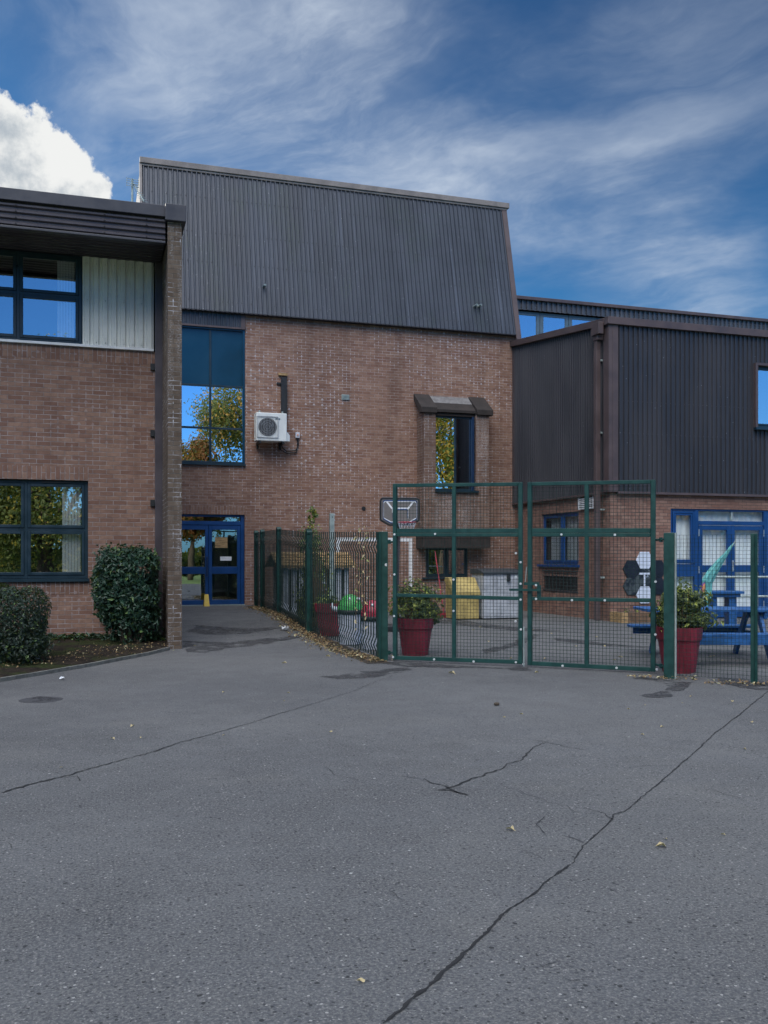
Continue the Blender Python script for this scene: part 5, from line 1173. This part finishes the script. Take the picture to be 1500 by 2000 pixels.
# picnic table
def camxy(cx_, cz_): return (cx_*CX+cz_*SX, -cx_*SX+cz_*CX)
rzp = -a_ - .03; TL = 2.0; tc = camxy(3.77+TL/2+.02, 13.62)
pt = thing('picnic_table', 'long blue painted wooden picnic table behind the fence at the right', 'picnic table', (*tc, 0), rzp, 'blue picnic tables')
def pic(root, L_, top_z=.75, seat_z=.44):
    s = MB()
    for k in range(6): yy = -.42+k*.143; s.box(-L_/2, L_/2, yy, yy+.128, top_z-.04, top_z)
    bevel(s.build('tabletop', M['bluepaint'], root, local=True), .006)
    for sg in (-1, 1):
        s = MB(); y0 = sg*.82
        for k in range(2): s.box(-L_/2+.03, L_/2-.03, y0-.14+k*.145, y0-.14+k*.145+.13, seat_z-.04, seat_z)
        s.box(-L_/2+.12, L_/2-.12, y0+(-.135 if sg < 0 else .10), y0+(-.10 if sg < 0 else .135), seat_z-.15, seat_z-.041)
        bevel(s.build('bench', M['bluepaint'], root, local=True), .006)
    for xx in (-L_/2+.35, L_/2-.35):
        for sg in (-1, 1): s = MB(); s.obox((xx, sg*.22, top_z-.05), (xx, sg*.74, 0), .045, .12, (0, 1, 0)); bevel(s.build('leg', M['bluepaint'], root, local=True), .004)
        s = MB(); s.box(xx+.024, xx+.064, -.88, .88, seat_z-.15, seat_z-.045); s.box(xx+.024, xx+.064, -.40, .40, top_z-.14, top_z-.045); bevel(s.build('crossbeam', M['bluepaint'], root, local=True), .004)
pic(pt, TL)
tc2 = camxy(8.05, 14.2); pt2 = copy_tree(pt); pt2.location = (*tc2, 0); pt2.rotation_euler.z = rzp-.15; pt2['label'] = 'second blue picnic table mostly beyond the right edge of the picture'
# small blue bench table behind
tcs = camxy(5.96, 16.2); sb = thing('small_table', 'small blue wooden table with two board legs, in front of the blue doors', 'table', (*tcs, 0), -a_, )
s = MB()
for k in range(3): s.box(-.30, .30, -.2+k*.135, -.2+k*.135+.125, .86, .905)
s.box(-.25, .25, -.16, .16, .80, .858); bevel(s.build('tabletop', M['bluepaint'], sb, local=True), .006)
for xx in (-.19, .10): s = MB(); s.box(xx-.035, xx+.045+(.05 if xx > 0 else 0), -.12, .12, 0, .80); bevel(s.build('leg', M['bluepaint'], sb, local=True), .004)
# closed parasol
D_ = 14.9; V3 = lambda px, py, dd=0: Vector((*atD(px, D_+dd), zat(py, *atD(px, D_+dd))))
pr_ = thing('closed_parasol', 'closed teal fabric parasol leaning over the picnic table with purple and orange edging', 'parasol', tuple(V3(1375, 1200)))
def folds(mb, pts, wd):
    n = 14; b = len(mb.v)
    for i, (p, w_) in enumerate(zip(pts, wd)):
        d = (pts[min(i+1, len(pts)-1)]-pts[max(0, i-1)]).normalized(); a = d.cross(Vector((0, 1, 0))).normalized(); c = a.cross(d)
        for k in range(n): t = 2*math.pi*k/n; rr_ = w_*(1+.22*(k % 2)); mb.v.append(tuple(p+a*math.cos(t)*rr_+c*math.sin(t)*rr_*.5))
    for i in range(len(pts)-1):
        for k in range(n): k2 = (k+1) % n; mb.f.append((b+i*n+k, b+i*n+k2, b+(i+1)*n+k2, b+(i+1)*n+k))
s = MB(); folds(s, [V3(1433, 1062), V3(1428, 1068), V3(1418, 1082), V3(1404, 1100), V3(1390, 1120), V3(1381, 1136), V3(1380, 1146)], [.012, .02, .03, .055, .075, .085, .05]); s.build('canopy', M['teal'], pr_)
s = MB(); folds(s, [V3(1383, 1138), V3(1384, 1152), V3(1382, 1170), V3(1378, 1186), V3(1372, 1198)], [.06, .052, .048, .045, .02]); s.build('hanging_fold', M['teal'], pr_)
s = MB(); folds(s, [V3(1376, 1138, -.08), V3(1372, 1146, -.08), V3(1373, 1156, -.08), V3(1376, 1163, -.08)], [.01, .028, .022, .008]); s.build('purple_edging', M['purple'], pr_)
s = MB(); folds(s, [V3(1376, 1140, -.14), V3(1374, 1150, -.14), V3(1377, 1161, -.14)], [.01, .026, .01]); s.build('orange_edging', M['orange'], pr_)
s = MB(); s.tube([V3(1436, 1058), V3(1410, 1092), V3(1380, 1130), V3(1345, 1200)], .011, 8); s.build('pole', M['galv'], pr_)
# handrails by the doors
hr_ = thing('handrail', 'galvanised two bar handrail in front of the blue doors at the right', 'handrail', (*camxy(7.4, 17.6), 0))
for px_i in (1374, 1530):
    x, y = atD(px_i, 17.4); s = MB(); s.tube([(x, y, 0), (x, y, 1.13)], .024, 10); s.build('rail_post', M['galv'], hr_)
for py_ in (1127, 1165):
    a = Vector((*atD(1374, 17.4), 0)); b_ = Vector((*atD(1620, 17.4), 0)); z_ = zat(py_, a.x, a.y); s = MB(); s.tube([a+Vector((0, 0, z_)), b_+Vector((0, 0, z_))], .021, 10); s.build('rail', M['galv'], hr_)

# yellow folding sign by the entrance
x, y = onY(403, 23.75), 23.75; g = thing('floor_sign', 'small yellow folding floor sign standing at the foot of the entrance doors', 'sign', (x, y, .25))
s = MB(); s.prism([(x-.07, y-.14, .25), (x+.07, y-.14, .25), (x+.05, y-.02, .55), (x-.05, y-.02, .55)], (0, .012, 0)); s.build('front_panel', M['yellowsign'], g)
s = MB(); s.prism([(x-.07, y+.10, .25), (x+.07, y+.10, .25), (x+.05, y-.005, .55), (x-.05, y-.005, .55)], (0, .012, 0)); s.build('back_panel', M['yellowsign'], g)

# litter and fallen leaves: one source each, then copies
def litterbit(px, py, sz, label, seed):
    x, y = atG(px, py); rnd = random.Random(seed); mb = MB(); P = []
    for i in range(4):
        for j in range(4): P.append((x+(i-1.5)*sz*.4+rnd.uniform(-1, 1)*sz*.08, y+(j-1.5)*sz*.4+rnd.uniform(-1, 1)*sz*.08, gz(x, y)+(.10 if px < 300 and py < 1320 else .01)+abs(rnd.gauss(0, 1))*sz*.35))
    mb.add(P, [(i*4+j, i*4+j+1, i*4+j+5, i*4+j+4) for i in range(3) for j in range(3)]); return tag(mb.build('crumpled_litter', M['litter']), label, 'litter')
litterbit(66, 1303, .13, 'crumpled white plastic bag on the soil below the low privet bush', 1)
litterbit(270, 1255, .20, 'crumpled white paper under the tall square laurel bush', 2)
litterbit(51, 1302, .06, 'small white scrap beside the crumpled plastic bag', 3)
litterbit(121, 1328, .05, 'flat white paper scrap on the tarmac in front of the planting bed', 4)
litterbit(556, 1232, .10, 'crushed clear plastic bottle in the leaf litter by the side fence', 5)
def fallen(mat, name):
    rnd = random.Random(4); mb = MB(); n = 7; P = [(0, 0, .012)]
    for k in range(n): a = 2*math.pi*k/n; r_ = .036*(1+.5*(k % 2)); P.append((r_*math.cos(a)*1.5, r_*math.sin(a), .006+.018*(k % 3)))
    P.append((-.10, .01, .004)); mb.add(P, [(0, 1+k, 1+(k+1) % n) for k in range(n)]+[(0, 4, 8)]); return mb.build(name, M[mat])
spots = [(258,1420,1.0),(220,1444,.8),(275,1442,.5),(436,1353,.7),(437,1437,.5),(646,1431,.7),(997,1622,1.0),(1293,1655,1.1),(1292,1421,.7),(1255,1436,.6),(1349,1361,.8),(1333,1374,.6),(1260,1378,.6),(1018,1396,.7),(1300,1640,.3),(1228,1386,.6),(1412,1632,.5),(1430,1371,.9),(882,1316,1.2),(1047,1315,.9),(555,1296,.9),(563,1354,.6),(120,1500,.4),(1468,1412,.8),(1454,1464,.5),(640,1283,1.0),(380,1262,.5),(985,1402,.5),(555,1370,.4),(705,1920,.6)]
pale = fallen('leaf_fallen', 'fallen_leaf'); tag(pale, 'small pale fallen leaf lying alone on the open tarmac outside the gate', 'leaf', 'fallen leaves scattered on the tarmac')
rnd = random.Random(12)
for i, (px, py, sc_) in enumerate(spots):
    o = pale if i == 0 else pale.copy()
    if i: C.objects.link(o)
    x, y = atG(px, py); o.location = (x, y, gz(x, y)+.004); o.rotation_euler = (rnd.uniform(-.15, .15), rnd.uniform(-.15, .15), rnd.uniform(0, 6.3)); o.scale = (sc_*.42, sc_*.32, sc_*.5) if py > 1340 else (sc_*.62, sc_*.42, sc_*.7)
yard = fallen('leaf_fallen', 'fallen_leaf'); tag(yard, 'small pale fallen leaf on the courtyard behind the mesh gate', 'leaf', 'fallen leaves inside the courtyard')
for i in range(34):
    o = yard if i == 0 else yard.copy()
    if i: C.objects.link(o)
    px, py = rnd.uniform(800, 1480), rnd.uniform(1200, 1300); x, y = atG(px, py); o.location = (x, y, .004); o.rotation_euler = (rnd.uniform(-.2, .2), rnd.uniform(-.2, .2), rnd.uniform(0, 6.3)); k = rnd.uniform(.3, .65); o.scale = (k, k*.7, k)
pc = MB(); x, y = atG(970, 1378)
pc.smooth = True; pc.lathe(x, y, [(0, .002), (.02, .006), (.025, .016), (.018, .03), (0, .036)], 12, 1.3); tag(pc.build('conker', M['bark']), 'brown conker husk on the tarmac in front of the gate', 'conker')

# ================================================================== trees behind the viewer (seen in the window glass)
def tree(x, y, h, r, seed, mat, label, trunk_h=.3, n=16000, size=.42, pos=None):
    rnd = random.Random(seed); t = thing('tree', label, 'tree', (x, y, 0), group='trees across the lawn'); tb = MB()
    tb.smooth = True; tb.tube([(0, 0, -.1), (.05, 0, h*.12), (.1, .05, h*trunk_h), (0, .1, h*.6), (.1, 0, h*.85)], [r*.09, r*.07, r*.055, r*.03, r*.01], 10); mb = MB()
    cl_ = []
    for k in range(44):
        d = Vector((rnd.gauss(0, 1), rnd.gauss(0, 1), rnd.gauss(0, 1)+.05)).normalized(); q = Vector((d.x*r*.78, d.y*r*.78, h*(.5+trunk_h/2)+d.z*h*(1-trunk_h)*.44))*1; cl_.append((q, rnd.uniform(.26, .42)*r))
        if k < 14: b0 = Vector((.05, .05, h*rnd.uniform(trunk_h*.8, .65))); tb.tube([b0, b0.lerp(q, .5)+Vector((0, 0, -.2)), q], [r*.03, r*.018, r*.005], 6)
    cl_.append((Vector((0, 0, h*.6)), r*.5)); cl_.append((Vector((0, 0, h*.86)), r*.38))
    for q, rr_ in cl_:
        for k in range(n//len(cl_)):
            d = Vector((rnd.gauss(0, 1), rnd.gauss(0, 1), rnd.gauss(0, 1))).normalized(); p = q + d*rr_*(rnd.random()**.45)*(1+.35*noise.noise(d*2+q)); p.z = max(p.z, .6)
            leaf(mb, p, d+Vector((rnd.gauss(0, .6), rnd.gauss(0, .6), .3)), size, rnd, .6)
    tb.build('trunk', M['bark'], t, local=True); mb.build('crown', M[mat], t, local=True); return t
tree(12.6, -16, 19, 5.4, 1, 'leaf_oak', 'tall bronze and green oak mirrored in the stair window', .12, 42000, .24)
tree(6.3, -15, 9.6, 2.6, 2, 'leaf_red', 'small copper leaved tree mirrored low in the stair window', n=14000, size=.24)
tree(-2.2, -13.5, 11.0, 5.0, 3, 'leaf_green', 'broad green tree with a pale trunk mirrored in the lower left window', .10, 42000, .22)
tree(-11.5, -15, 11.0, 4.8, 4, 'leaf_green', 'green tree standing left of the broad one across the lawn', .25)
tree(24.6, -15, 14.5, 5.0, 5, 'leaf_yellow', 'golden maple mirrored in the bay window', .2, 24000, .26)
o = tree(41, -16, 8.5, 4.2, 6, 'leaf_oak', 'low spreading oak mirrored in the annex doors', .12, 14000)
tree(33, -24, 9.5, 4.5, 7, 'leaf_green', 'rounded green tree between the golden maple and the low oak', .12, 14000)
hd = MB()
rnd = random.Random(5)
for k in range(26000):
    X_ = rnd.uniform(-40, 70); z_ = rnd.random()**.6*(2.6+1.6*noise.noise(Vector((X_*.2, 0, 0)))); Y_ = -30+rnd.uniform(-1, 1)*1.2; leaf(hd, Vector((X_, Y_, z_)), Vector((rnd.gauss(0, .5), 1, .4)), .55, rnd, .7)
ob = hd.build('hedge', M['leaf_green']); tag(ob, 'long wild hedge along the far side of the lawn', 'hedge', kind='stuff')
